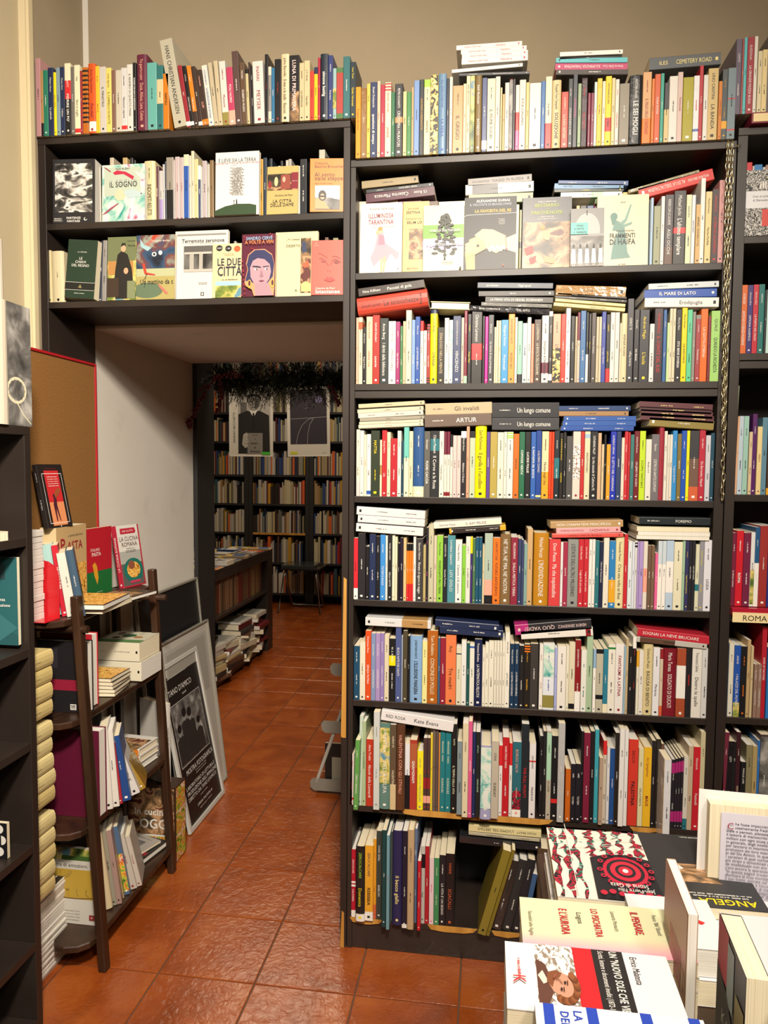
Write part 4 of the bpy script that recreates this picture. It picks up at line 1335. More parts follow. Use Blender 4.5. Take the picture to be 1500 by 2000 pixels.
# ================= DOORWAY BOOKCASE, FACE-OUT BOOKS =================
c1 = (60, 270, 4.412); c2 = (380, 270, 4.412); Z = ZD[1]; S = 'upper shelf over the doorway'; g = 'books on the upper shelf over the doorway'
row(c1, Z, 590, '''
612 250 cc8c0b0 k -
690 250 k w -
724 168 cc0b4a0 k -
800 250 N w -
840 168 bb8a070 k -
862 240 k w -
888 170 k2a2a2e w --
912 190 k w -
960 240 W w -
''', .05, 'behind the covers over the doorway', g)
row(c1, Z, 980, '''
1076 195 cd0c498 k --|INDOMITI RELITTI @H
1112 240 W5a3c40 w -- @y.04
1142 280 wb8b4b0 k -- @b.0:.45:L
1160 225 wb8b4b4 k - 
1173 200 n222c3c w -
1235 165 g8c867c k -- @b.0:.5:k
1248 190 lb4a8a4 k -
1286 160 hb8a8a8 R --
1322 165 hb4a4a4 R --
1366 140 cd0caac k -- @b.0:.83:u
1386 150 wc0bca8 k -
1412 110 cc8c0a4 k --
1446 180 Qccbe8c k --
1470 235 n3a4468 w -- @b.75:1:w
1482 250 wc0bcb0 k -
1520 195 hb0a4a8 k --
1545 225 wb0aca0 k --
1578 190 t7c6444 k -
''', .03, S, g)
row(c2, Z, 560, '''
592 180 Gb48a2c k --|--
622 168 n2c3848 w --
645 250 k w -
670 175 n242c34 w --
720 250 k w -
740 240 w k -
760 195 k2c2c30 w -
785 245 k w -
808 190 wb8b4a8 k -
835 180 la09c94 k -
880 250 k w -
908 240 wd0ccc0 k - 
966 180 k22242a w --|--
''', .04, S+', right part', g)
row(c2, Z, 1040, '''
1070 230 k w -
1122 100 lb4b4a4 k --
1160 160 k w -
1270 200 W w -
''', .06, 'behind the orange cover over the doorway', g)
cover(c1, 182, 535, 172, Z, .004, .045, 'k26262a', lambda P: (P.rect(.06,.17,.94,.93,'w',1), P.text('FRANCO', .13,.07,.008,'w'), P.text('CIMARELLI', .13,.04,.008,'w'), P.text('PARTENZE', .5,.08,.012,'w',True), P.text('FANTASIE', .5,.03,.012,'w',True), P.ell(.78,.06,.04,.025,'w'), P.ell(.79,.065,.028,.018,'k')), 'thick black-framed book with a drawing of dark churning waves', 2, yaw=4, hard=False)
cover(c1, 612, 980, 222, Z, .006, .014, 'mb4c4b4', lambda P: (P.rect(0,0,1,1,'w',2), P.rect(.05,.45,.9,.95,'mb8c4b4'), P.poly([(.25,.86),(.35,.9),(.55,.87),(.75,.78),(.72,.72),(.65,.76),(.5,.83),(.3,.82)],'rb82848'), P.poly([(.75,.88),(.95,.82),(1,.7),(.85,.78)],'wd0d0d0'), P.ell(.42,.46,.13,.1,'mc4c8a8'), P.poly([(.5,.52),(.7,.56),(.97,.47),(.9,.42),(.6,.4)],'pb4c8cc'), P.ell(.92,.47,.015,.012,'k'), P.poly([(0,.12),(.2,.24),(.4,.33),(.38,.3),(.1,.14)],'P984860'), P.text('Nabil Al-Zein', .48,.925,.011), P.text('IL SOGNO', .5,.69,.032,'lb0b4ac',False,fit=.66*P.W), P.text('IL SOGNO', .5,.65,.032,'k',False,fit=.66*P.W), P.poly([(.03,.97),(.1,.95),(.22,.88),(.18,.88)],'r984058')), 'pastel watercolour cover with a red swirl and white animals', 2)
cover(c2, 175, 553, 112, Z, -.004, .014, 'wd8d6d2', lambda P: (P.text('E LIEVE SIA LA TERRA', .5,.87,.022,fit=.86*P.W), P.text('24 scrittori per i morti del terremoto in Abruzzo', .5,.825,.009,'R'), P.text('a cura di ---', .45,.79,.006), [P.text('---', .5+.03*((k*7)%3-1),.75-.0165*k,.0085) for k in range(27)], P.poly([(0,.0),(.95,0),(.95,.14),(.8,.165),(.5,.17),(.25,.14),(0,.07)],'f2c4428'), P.rect(.43,.17,.46,.21,'l9ca0a0'), P.ell(.445,.22,.012,.012,'k'), P.rect(.49,.17,.52,.22,'k2c3440'), P.ell(.505,.23,.013,.012,'k')), 'white cover with two tiny figures on a dark green hill', 2)
cover(c2, 618, 888, 232, Z, .002, .006, 'bb8a468', lambda P: (P.rect(.02,.5,.98,.84,'w',3), P.rect(.78,.52,1,.86,'R7c1828'), P.rect(.45,.52,.75,.82,'T8c4030'), P.ell(.1,.62,.05,.08,'R'), P.ell(.3,.68,.06,.1,'b'), P.ell(.55,.72,.05,.06,'s'), P.text('--', .89,.68,.006,'w'), P.text('Christine de Pizan', .55,.39,.010), P.text('LA CITTÀ', .5,.27,.018), P.text('DELLE DAME', .5,.19,.018,fit=.75*P.W)), 'curled tan booklet with a medieval painting strip and red square', 4)
cover(c2, 992, 1275, 165, Z, -.006, .024, 'Oe08030', lambda P: (P.text('Vittorio', .14,.91,.016,al='l'), P.text('Beonio Brocchieri', .14,.85,.016,al='l'), P.text('Al vento', .14,.70,.023,al='l'), P.text('delle steppe', .14,.63,.023,al='l'), P.text('Viaggio nell\'impero di Gengis', .14,.53,.006,al='l'), P.rect(.16,.04,.90,.49,'w',4), P.rect(.16,.26,.90,.49,'pb4c0cc'), P.poly([(.3,.3),(.9,.22),(.88,.27),(.45,.33)],'wd8dcdc'), P.poly([(.16,.06),(.16,.24),(.3,.27),(.45,.18),(.6,.05)],'tb09468'), P.ell(.38,.30,.12,.10,'W3c3430'), P.ell(.38,.28,.07,.055,'sc89c80'), P.rect(.28,.27,.48,.30,'k')), 'orange paperback with a goggled pilot beside a plane wing', 2, yaw=6, sp=('k','-'))
Z = ZD[2]; S = 'lower shelf over the doorway'; g = 'books on the lower shelf over the doorway'
row(c1, Z, 155, '''
192 965 cc8ba90 k - @H,t-1
295 970 cd0c4a0 k - @H,t-1
''', .01, S+', left end', g)
row(c1, Z, 585, '''
615 885 n2a3040 w - @t3
650 880 g8c8884 k --|PERSICI @t2
''', .03, 'behind the covers over the doorway', g)
row(c2, Z, 300, '''
340 930 k w -
362 888 l9c9890 k -
384 930 N w -
1070 930 k2a2a2c w -
1120 880 k w -
1150 855 N6c5044 w -
1190 880 k w -
1235 860 o8c8a68 k - @b.8:.9:w
''', .06, 'behind the lower covers over the doorway', g)
cover(c1, 285, 540, 898, Z, .0, .05, 'f22382a', lambda P: (P.text('A. J. CRONIN', .5,.79,.007,'w'), P.text('LE', .47,.68,.015,'w'), P.text('CHIAVI', .47,.62,.015,'w'), P.text('DEL REGNO', .47,.56,.015,'w',fit=.6*P.W), P.rect(0,.265,1,.27,'w'), P.rect(0,.135,1,.14,'w'), P.rect(0,.14,1,.265,'k181c1a'), P.poly([(.45,.175),(.58,.175),(.515,.235)],'o8a8050'), P.text('---', .5,.08,.008,'w')), 'dark green hardback with silver lettering, tilted to the right', 2, roll=4.5, hard=False).location.z += .0115
cover(c1, 655, 902, 845, Z, .002, .012, 'o4a5038', lambda P: (P.rect(0,0,1,1,'w',9), P.rect(0,.62,.98,1,'o6c7450'), P.rect(.02,.4,.9,.62,'Tb08048'), P.poly([(.2,.12),(.28,.5),(.35,.72),(.5,.78),(.7,.72),(.85,.5),(.9,.3),(.75,.02),(.3,.02)],'k1e1c1a'), P.ell(.55,.82,.09,.06,'sc8a080'), P.poly([(.46,.84),(.5,.9),(.62,.9),(.64,.84),(.58,.87)],'k'), P.ell(.65,.46,.08,.05,'sc89c7c'), P.rect(.0,.05,.4,.35,'N3a2a20'), P.rect(.7,.02,.98,.3,'o7c8460'), P.text('---', .83,.93,.008), P.text('Nuova', .84,.86,.012)), 'cover painting of a seated man in a long black coat', 3)
cover(c1, 902, 1235, 828, Z, .004, .012, 'k202838', lambda P: (P.rect(0,.45,1,1,'w',8), P.rect(0,.35,1,.48,'lb0b48c'), P.rect(0,.0,1,.36,'oa89c60'), P.ell(.3,.14,.4,.12,'o5c7058'), P.text('Christopher Buckley', .62,.91,.010,'w'), P.text('Un mattino da c', .54,.275,.028,'k',True,fit=.86*P.W), P.poly([(.16,.55),(.22,.57),(.28,.42),(.5,.39),(.5,.37),(.26,.385),(.22,.40)],'rb8402c'), P.line([(.27,.4),(.22,.18)],.0012,'k'), P.line([(.3,.4),(.2,.3)],.0012,'k'), P.ell(.47,.7,.06,.035,'w'), P.ell(.47,.7,.03,.02,'k'), P.ell(.63,.72,.05,.035,'w'), P.poly([(.58,.24),(.64,.22),(.84,.1),(.8,.07),(.62,.18)],'sc87060'), P.poly([(.1,.95),(.2,.85),(.4,.8),(.3,.75),(.12,.82)],'p9cc0c8')), 'blue and black surreal cover with a small red chair', 3)
c9 = (0, 0, 1)
cover(c9, 340, 444, 449, Z, .016, .012, 'wd4d2cc', lambda P: (P.rect(.04,.93,.96,.955,'l8c8884'), P.text('Terremoto zeronove', .53,.855,.022,'k',True,fit=.8*P.W), P.text('--------', .5,.81,.008,'g'), P.rect(.17,.40,.72,.78,'w',4), P.rect(.17,.66,.72,.78,'g5a5856'), P.rect(.28,.42,.36,.66,'la8a49c'), P.rect(.46,.42,.53,.66,'la8a49c'), P.rect(.17,.40,.72,.44,'lb4b0a8'), P.rect(.18,.66,.70,.69,'lb8b4ac'), P.text('---', .53,.24,.007), P.text('---', .53,.22,.007), P.rect(.5,.05,.56,.10,'k'), P.rect(.515,.055,.545,.09,'w')), 'white cover with a grey photo of a ruined colonnade', 3)
cover(c2, 148, 400, 905, Z, .004, .014, 'cd4c49c', lambda P: (P.ell(.24,.92,.11,.055,'k'), P.text('NOI', .24,.92,.010,'w'), P.ell(.55,.91,.11,.055,'k'), P.text('I BEI', .55,.91,.008,'w'), P.ell(.85,.90,.11,.055,'Ob85a30'), P.text('TASCA', .56,.80,.014,'lb0a480',True,fit=.8*P.W), P.text('LE DUE', .58,.66,.040,'k262a38',True,fit=.82*P.W), P.text('CITTÀ', .60,.49,.052,'k262a38',True,fit=.84*P.W), P.text('---', .6,.33,.012), P.rect(.12,.0,1,.30,'w',9), P.rect(.12,.22,1,.30,'p9cc4d0')), 'cream paperback with huge condensed black title and village picture', 3, sp=('k','--'))
def woman(P):
    for k in range(46): P.ell(.05+.9*((k*37)%101)/101, .5+.5*((k*61)%97)/97, .008+.004*(k%4), .006+.003*(k%4), 'r9c2838', 0, 7)
    for k in range(14): P.ell(.04+.1*((k*37)%101)/101, .02+.6*((k*61)%97)/97, .02, .012, 'r9c2838', 0, 7)
    P.poly([(.12,.22),(.2,.42),(.16,.52),(.22,.66),(.4,.74),(.7,.745),(.92,.66),(1,.5),(1,.1),(.98,0),(.4,0),(.34,.1),(.16,.16)],'sd8946c')
    P.poly([(.14,.24),(.22,.42),(.18,.5),(.24,.65),(.42,.73),(.7,.73),(.92,.64),(.99,.5),(.95,.3),(.8,.2),(.4,.2),(.25,.24)],'n2a2c58')
    P.poly([(.3,.3),(.28,.45),(.36,.56),(.5,.6),(.7,.58),(.86,.5),(.9,.38),(.85,.26),(.72,.17),(.58,.14),(.42,.18)],'Lb08c98'); P.poly([(.42,.2),(.44,.0),(.96,.0),(.82,.2)],'La88490')
    P.poly([(.34,.46),(.5,.45),(.6,.44),(.6,.46),(.5,.475),(.36,.48)],'n24223c'); P.poly([(.66,.45),(.84,.46),(.84,.475),(.66,.465)],'n24223c'); P.ell(.46,.42,.05,.014,'w'); P.ell(.48,.42,.02,.014,'k'); P.ell(.76,.42,.05,.014,'w'); P.ell(.78,.42,.02,.014,'k')
    P.poly([(.61,.42),(.57,.31),(.62,.29),(.68,.31)],'s98707c'); P.poly([(.54,.235),(.62,.25),(.72,.235),(.62,.215)],'B7c3c50')
    for x in (.27,.95): P.ell(x,.19,.06,.07,'Gd8a848',0,14); P.ell(x,.20,.035,.045,'B5a2438')
    P.text('SANDRO CERVÈ', .55,.915,.018,'p8cb0d0',True,fit=.78*P.W); P.text('A VOLTE A VEN', .55,.855,.019,'Oe0844c',True,fit=.84*P.W)
cover(c2, 400, 692, 820, Z, .0, .014, 'B581c34', woman, 'burgundy cover with a painted woman in gold hoop earrings', 3)
cover(c2, 690, 1058, 800, Z, .018, .010, 'cd8cfa4', lambda P: (P.rect(.60,.06,.84,.90,'w',3), P.poly([(.62,.84),(.72,.84),(.74,.7),(.64,.66)],'n2c3858'), P.poly([(.62,.2),(.72,.24),(.84,.2),(.84,.08),(.62,.08)],'Qd8c078'), P.poly([(.64,.5),(.78,.56),(.8,.46),(.68,.44)],'Tb05838'), P.text('J.M. Coetzee', .42,.885,.010), P.text('DESERTO', .42,.785,.014), P.text('X', .5,.1,.016)), 'cream cover with a strip of abstract painting, behind the coral cover', 3)
cover(c2, 1003, 1282, 872, Z, -.002, .010, 'rcf5a4c', lambda P: (P.text('C', .15,.94,.014,'s'), P.text('--', .15,.90,.006,'s'), [P.line(q,.0014,'R782420') for q in ([(.22,.76),(.3,.75),(.4,.71),(.5,.67)],[(.24,.66),(.32,.67),(.42,.63),(.48,.57),(.54,.53)],[(.64,.69),(.72,.71),(.8,.69),(.88,.66)],[(.6,.54),(.64,.62),(.74,.65),(.84,.62),(.92,.58)])], P.ell(.38,.62,.08,.025,'R8c3c34'), P.ell(.78,.6,.09,.03,'R7c2c28'), P.ell(.51,.44,.012,.01,'R'), P.ell(.58,.435,.012,.01,'R'), P.poly([(.40,.27),(.5,.33),(.56,.31),(.62,.33),(.74,.27),(.58,.23)],'Ra83430'), P.text('Caterina de Mori', .14,.12,.011,'w',al='l'), P.text('Istantanee', .14,.06,.022,'w',True,al='l')), 'coral red cover with a line-drawn closed-eyed face', 3, yaw=3)
# ================= LEFT WALL: PINBOARD, LADDER SHELF, FRAMES =================
def at(x, y, Y): return U(x, y, 1, Y)
def tilted(o, p, rx=0, ry=0, rz=0): o.location = p; o.rotation_euler = (R(rx), R(ry), R(rz)); return o
cork = empty('pinboard', (-1.335, .035, 1.0), 'tall brown pinboard with thin red frame against the left wall', 'pinboard')
M_CORK = ramp_mix(mat('brown_hardboard', rough=.8, bump=(300, .3, .001)), 260, [(.35,'7c5426'),(.65,'96682f')], 3)
M_REDP = mat('red_paint', lin('a81c24'), .4)
box('board', -.004, .004, -.20, .20, .02, .800, M_CORK, cork, 0)
for a in ((-.006,.008,-.206,-.199,.0,.808),(-.006,.008,.200,.208,.0,.808),(-.006,.008,-.199,.200,.800,.808),(-.006,.008,-.199,.200,.012,.02)): box('frame_strip', *a, M_REDP, cork, .0008)
# ladder shelf
ls = empty('ladder_shelf', (-1.22, .05, 0), 'dark stained wooden rack of four shelves holding cookbooks by the doorway', 'rack')
def post(a, b, wx, wy):
    V = [(p[0]+sx*wx/2, p[1]+sy*wy/2, p[2]) for p in (a, b) for sx in (-1,1) for sy in (-1,1)]
    V = [(v[0]+1.22, v[1]-.05, v[2]) for v in V]
    F = [(0,1,3,2),(4,6,7,5),(0,4,5,1),(2,3,7,6),(0,2,6,4),(1,5,7,3)]
    o = mkobj('post', V, F, M_DWOOD, ls); md = o.modifiers.new('b','BEVEL'); md.width = .004; md.segments = 2; return o
def xf(z): return -1.082-.064*z
post((-1.080,-.205,0),(-1.150,-.2,1.095),.024,.030); post((-1.105,.31,0),(-1.168,.31,1.10),.024,.030)
pb = at(84,1755,-.19); post((pb.x-.01,-.19,0),(-1.30,-.19,1.06),.022,.03); pa = at(242,1590,.31); pc = at(226,1210,.31); post((pa.x,.31,0),(pc.x,.31,1.03),.022,.03)
SZ = [1.03, .742, .425, .098]
for z in SZ:
    f = xf(z)-.012; b = -1.335
    pts = [(b+.02,.43 if z > 1 else .318),(f-.04 if z > 1 else f,.36 if z > 1 else .318),(f,-.2)]+[(f-.04*(1-math.cos(a))-.03*(1-math.cos(a)), -.2-.065*math.sin(a)) for a in (.5,1.0,1.57)]+([(f-.12,-.268),(b,-.262)] if z > .2 else [(f-.10,-.262),(f-.118,-.235),(f-.118,-.12),(b,-.12)])
    V, F = prism([(p[0]+1.22, p[1]-.05) for p in pts], z-.020, z)
    mkobj('shelf_board', V, F, M_DWOOD, ls).modifiers.new('b','BEVEL').width = .003
for Y in (-.2,.31):
    V, F = tubeg([(xf(1.0)+.03+1.22, Y-.05, 1.0),(-1.33+1.22, Y-.05, 1.0)], .011, 8); mkobj('cross_rail', V, F, M_DWOOD, ls)
gL = 'cookbooks on the ladder shelf'
def named(o, n): o.name = n; o['category'] = 'book'; return o
# big pasta box with the small black book on top
p0 = Vector((-1.257,-.123,0)); hz = .248
def pasta(P):
    P.rect(0,0,1,1,'bc8a878'); P.rect(.2,.0,.98,.52,'w',5); P.poly([(.2,.52),(.2,0),(.5,0),(.35,.3)],'bc8a878'); P.text('P', .20,.78,.075,'R9c2430',True); P.text('ASTA', .60,.755,.050,'R9c2430',True,fit=.62*P.W); P.text('IL GRANDE LIBRO DELLA', .62,.88,.011,'f')
named(stand((-1.257,-.123,SZ[0]+.001), 93.5, .182, hz, .050, 'bcbb48c', pasta, label='large beige slipcased PASTA cookbook with pasta photo on the top rack shelf', group=gL), 'cookbook')
pm = empty('x'); bpy.data.objects.remove(pm)
def blackbook(P):
    P.rect(.22,.03,.80,.90,'rc82c30'); P.rect(.22,.03,.80,.40,'Oe09060'); P.line([(.12,.07),(.12,.85),(.90,.85),(.90,.07),(.12,.07)],.0016,'w')
    for k in range(5): P.text('----', .51,.80-.036*k,.009,'w',fit=.5*P.W)
    P.text('-----',.5,.93,.008,'R'); P.poly([(.38,.1),(.42,.1),(.44,.3),(.52,.1),(.55,.1),(.5,.34),(.52,.46),(.42,.48),(.36,.36)],'W4a2030'); P.ell(.44,.5,.05,.03,'W4a2030'); P.poly([(.5,.45),(.75,.58),(.7,.62),(.55,.6),(.45,.52)],'T9c5030'); P.ell(.5,.015,.02,.01,'w')
stand((-1.262,-.150, SZ[0]+hz+.002), 88, .118, .190, .016, 'k26201f', blackbook, lean=11, label='small black book with red and orange panel, leaning on the pinboard', sp=('l','--|--'))
p1 = at(160,1100,.10)
def italian(P):
    P.rect(0,0,1,.36,'e1c6a34'); P.rect(0,.36,1,1,'rb81c2c'); P.text('ITALIAN', .42,.68,.019,'w',fit=.5*P.W); P.text('PASTA', .46,.615,.023,'w',True,fit=.6*P.W); P.poly([(.32,.46),(.40,.50),(.47,.44),(.50,.34),(.52,.26),(.48,.16),(.44,.22),(.38,.3),(.36,.38)],'Gdc9c2c'); P.text('---', .55,.05,.008,'w')
named(stand((-1.287,.066,SZ[0]+.001), 87, .168, .226, .014, 'rb81c2c', italian, label='red and green italian pasta cookbook beside the big pasta box', group=gL), 'cookbook')
p2 = at(234,1147,.26)
def romana(P):
    P.rect(0,0,1,1,'wd8d4cc'); P.rect(0,0,1,.55,'g5c5a54'); P.rect(0,.38,1,.58,'la8a8a0'); P.rect(.94,0,1,1,'rb0283c'); P.rect(0,0,1,.025,'rb0283c'); P.ell(.52,.26,.44,.20,'q1f6c60'); P.ell(.52,.27,.3,.13,'w',5); P.ell(.45,.35,.15,.07,'N8a5038'); P.poly([(.14,.95),(.80,.95),(.84,.89),(.80,.86),(.14,.86)],'rb8283c'); P.text('ALBA ALLOTTA', .47,.905,.012,'w',fit=.5*P.W)
    P.text('LA CUCINA', .48,.78,.030,'N',fit=.85*P.W); P.text('ROMANA', .48,.69,.030,'N',fit=.7*P.W); P.text('----', .5,.62,.008); P.text('-----', .5,.59,.008); P.text('-----', .5,.565,.008); P.poly([(.3,.06),(.75,.06),(.75,.1),(.3,.1)],'rc03858')
named(stand((-1.262,.290,SZ[0]+.001), 79, .120, .222, .022, 'rb0283c', romana, lean=9, label='roman cookbook with red spine and a green plate of pasta', group=gL, sp=('w','LA CUCINA ROMANA','up,s1.1')), 'cookbook')
# leaning books near the post
c9 = (0,0,1)
row(c9, SZ[0]+.001, 100, '''
122 1062 a9cc0bc k - @t-7,H
133 1064 rb81c30 w PASSIONE PURA @t-7
153 1078 wd0ccc0 k -- @t-8
167 1073 A3c5468 w -- @t-9,H
''', -.185, 'on top of the ladder rack', 'books leaning on the ladder shelf', depth=.12, rz=30)
random.seed(5)
zz = SZ[0]+.0004
n_ = 14
for i in range(n_):
    t_ = .0178; x_ = -1.237-random.random()*.004
    o = flat(x_-.065, -.315, zz+t_, .13, .20, t_, 180, 'we2dcd4', None, uniq(f'white paperback, {ordw(n_-i)} from the top of the white pile on the rack'), sp=('k','a Bad writer','s.8,n'))
    zz += t_+.0003
be = empty('bookend', (-1.26,-.205,SZ[0]), 'glossy red metal bookend with a rounded top beside the white pile', 'bookend')
V, F = prism([(-.05,0),(.062,0),(.062,.115)]+[(.062-.05*(1-math.cos(a)), .115+.05*math.sin(a)) for a in (.4,.8,1.2,1.57)]+[(-.05,.165)], -.0009, .0009, 'y'); M_GR = mat('red_gloss', lin('b01a22'), .15)
mkobj('upright_plate', V, F, M_GR, be); box('base_plate', -.05,.062,-.07,-.001,.0003,.002,M_GR,be,0)
named(flat(-1.185,-.055,SZ[0]+.030,.155,.20,.014,6,'k26221e',lambda P:(P.rect(.03,.03,.97,.97,'w',5),P.ell(.3,.22,.22,.13,'k2e2a22')),'black-edged cookbook covered by a close-up of noodles, lying flat',group=gL,sp=('w','--')), 'cookbook')
named(flat(-1.19,-.04,SZ[0]+.0155,.155,.20,.014,3,'cc8bca4',None,'cream cookbook lying under the noodle book',group=gL,sp=('k','LUCINI')), 'cookbook')
named(flat(-1.19,.145,SZ[0]+.011,.14,.17,.010,-8,'W3a2620',lambda P:(P.rect(.1,.3,.9,.7,'T8c4428',3),),'dark brown booklet lying flat below the roman cookbook',group=gL), 'cookbook')
# second shelf
z = SZ[1]+.001
named(stand((-1.325,-.165,z), 0, .185, at(120,1252,-.165).z-z, .030, 'k201e20', lambda P:(P.rect(0,.31,1,.46,'R8c1c34'),P.rect(.70,.04,.80,.12,'w'),P.rect(.71,.05,.79,.11,'w',10),P.rect(.1,.62,.3,.92,'k2a282c'),P.rect(.36,.62,.5,.92,'k2a282c'),P.text('---',.12,.39,.008,'w'),P.text('---',.2,.03,.008,'w')), label='large black hardback with a wine-red paper band, second rack shelf', hard=True, group=gL), 'cookbook')
named(stand((-1.325,-.115,z), 0, .17, at(120,1237,-.115).z-z, .035, 'ra8202c', None, label='red hardback standing behind the black book with a band', hard=True, group=gL), 'cookbook')
for i, (yy, dx) in enumerate(((0,0),(1,-.006))):
    named(flat(-1.215+dx,.225,z+.066*(yy+1),.15,.165,.064,90,'wd4ceb8',(lambda P:(P.rect(0,0,1,1,'cc8c4ac'),P.rect(.0,.0,.25,1,'e5c8450'),P.ell(.62,.5,.14,.16,'f2c5a38'),P.ell(.5,.25,.08,.1,'Ta86c30'),P.ell(.8,.75,.12,.08,'N6c4a3a'),P.ell(.4,.7,.1,.08,'N5a3c2c'),P.text('---',.85,.3,.01))) if yy else None, ('upper' if yy else 'lower')+' of two very thick cream food encyclopedias, second rack shelf',group=gL,sp=('k','--|LA CUCINA DI CASA','s.3')), 'cookbook')
for i in range(5):
    named(flat(-1.205+.003*(i%2),.045,z+.0118*(i+1),.11,.125,.0112,8-2*i,'k262420',(lambda P:(P.rect(.03,.03,.97,.97,'w',5),)) if i==4 else None, uniq(f'thin black pasta booklet, {ordw(5-i)} from the top of its small pile'),group=gL), 'cookbook')
# third shelf
z = SZ[2]+.001
named(stand((-1.33,-.155,z), 0, .215, .262, .042, 'B5c1630', None, label='huge plain burgundy hardback standing on the third rack shelf', hard=True, group=gL), 'cookbook')
row(c9, z, 205, '''
220 1422 wd0ccc4 k - @t-3,y-.10,H
233 1425 wd0ccc4 k -- @t-4,y-.08
240 1450 ra02430 w - @t-6,y-.06
256 1435 u1e4480 w -- @t-9,y-.04
274 1432 wccc8c4 k --|FONDUE @t-20,y.0
286 1425 o9c7c2c w - @t-28,y.04,F
''', -.08, 'on the third rack shelf', 'books leaning on the third rack shelf', depth=.12, rz=24)
for i in range(3):
    named(flat(-1.225+.002*(i%2),.245,z+.0245*(i+1),.12,.145,.0235,84,'wd8d4cc',(lambda P:(P.rect(.0,.05,.75,.95,'w',3),)) if i==2 else None, uniq(f'white hardback with orange spine, {("bottom","middle","top")[i]} of three on the third rack shelf'),hard=True,group=gL,bands=((0,1,'Od87c24'),) if 0 else (),sp=('O','','')), 'cookbook')
    so = bpy.data.objects.get('x')
for k, ob in enumerate([o for o in col.objects if o.get('label','').startswith('white hardback with orange spine')]):
    P = Print(); P.rect(-.0113,.002,.0113,.143,'Od87c24'); P.build('orange_spine', ob, lambda u,v,l: (u,-l,v))
# bottom shelf
z = SZ[3]+.001
def sundial(P):
    P.rect(0,0,1,1,'wc8c4ba'); P.rect(0,.84,1,1,'W2a241c',9); P.rect(.3,.84,1,.90,'e3c5c28'); P.rect(0,.33,1,.72,'Gb89838'); P.text('terra di emozioni.', .45,.775,.022,'k',fit=.8*P.W); P.text('pace', .2,.27,.028,'k'); P.text('francigena', .22,.225,.012,'k')
    P.line([(.06+.42*.5*(1-math.cos(math.pi*k/12)), .70-.11*math.sin(math.pi*k/12)) for k in range(13)],.0012,'N'); P.line([(.1+.34*.5*(1-math.cos(math.pi*k/12)), .70-.085*math.sin(math.pi*k/12)) for k in range(13)],.001,'N'); P.line([(.27,.71),(.27,.36)],.001,'N')
    for k, t in enumerate(('X','XI','XII','I','II','III')): P.text(t, .07+.165*k+.01*k*k*.2,.45,.014,'N4a3018'); P.line([(.08+.165*k,.42),(.05+.19*k,.37)],.0008,'N')
    P.line([(.02,.37),(.3,.345),(.6,.345),(1,.37)],.0015,'N'); P.rect(.82,.07,.92,.14,'r8c3030'); P.text('+', .87,.105,.014,'w',True)
    for k in range(4): P.text('------', .5,.18-.04*k,.006,'k',fit=.8*P.W)
named(stand((at(88,1700,-.16).x,-.16,z), 0, at(192,1700,-.16).x-at(88,1700,-.16).x, .228, .012, 'wc8c4ba', sundial, lean=2, label='tourist booklet with a yellow sundial, bottom rack shelf', group=gL), 'cookbook')
row(c9, z, 190, '''
218 1628 cc8b894 k -- @t-7,y-.09,H
228 1620 g8c8878 k -- @t-7,y-.06,H
238 1620 h9c8078 k - @t-7,y-.05
243 1635 b9c8c64 k - @t-8,y-.02
254 1612 A4a6484 w - @t-9,y.0,art6:.05:.6
268 1626 wb8b0a4 R -- @t-12,y.03
278 1630 wb8b0a4 R -- @t-12,y.05
''', -.08, 'on the bottom rack shelf', 'books leaning on the bottom rack shelf', depth=.13, rz=22)
named(flat(-1.205,.22,z+.024,.14,.19,.022,-12,'k282826',lambda P:(P.rect(.7,.4,.95,.5,'R'),),'black hardback lying flat under a magazine, bottom rack shelf',hard=True,group=gL), 'cookbook')
named(flat(-1.215,.215,z+.035,.12,.17,.008,-20,'la8a098',lambda P:(P.rect(.15,.25,.7,.8,'w',4),P.text('----',.5,.9,.02)),'grey magazine with a round dark photo on the bottom rack shelf',group=gL), 'cookbook')
# large boxed cookery volume and the white book standing on it, behind the rack
bxf = empty('slipcase', (-1.21,.41,0), 'large boxed set of cookery volumes with fruit photographs on its side, on the floor', 'boxed set')
V, F = boxg(-.095,.095,-.045,.045,.001,.285); cs = mkobj('case', V, F, M_COVER, bxf, [C_('W3a2418')]*6)
P = Print(); P.rect(-.09,.005,.09,.28,'w',3); P.rect(-.09,.005,.09,.10,'w',6); P.text('In cucina', .0,.19,.034,'w',True,fit=.15); P.text('OGGI', .015,.145,.050,'w',True,fit=.12); P.rect(-.09,.098,.09,.104,'w'); P.build('front_print', bxf, lambda u,v,l:(u,-.045-l,v))
P = Print(); P.rect(-.04,.19,.04,.28,'w',6); P.rect(-.04,.10,.04,.186,'w',6); P.rect(-.04,.005,.04,.096,'w',6); P.rect(-.042,.186,.042,.190,'w'); P.rect(-.042,.096,.042,.10,'w'); P.build('side_print', bxf, lambda u,v,l:(.095+l,u,v))
pz = U(331,1540,2,.286)
M = Matrix.Translation((pz.x-.02, .395, .287)) @ Matrix.Rotation(R(62), 4, 'Z')
ob = book_mesh(.028,.30,.15,'wccc8c0',(),True,name='cookbook',M=M); spine_print(ob,.028,.30,'k',"L'ARTE DEL BERE GIUSTO",parse_ex('s.6,up')); tag(ob,'tall white hardback standing on the boxed cookery set','book',gL)
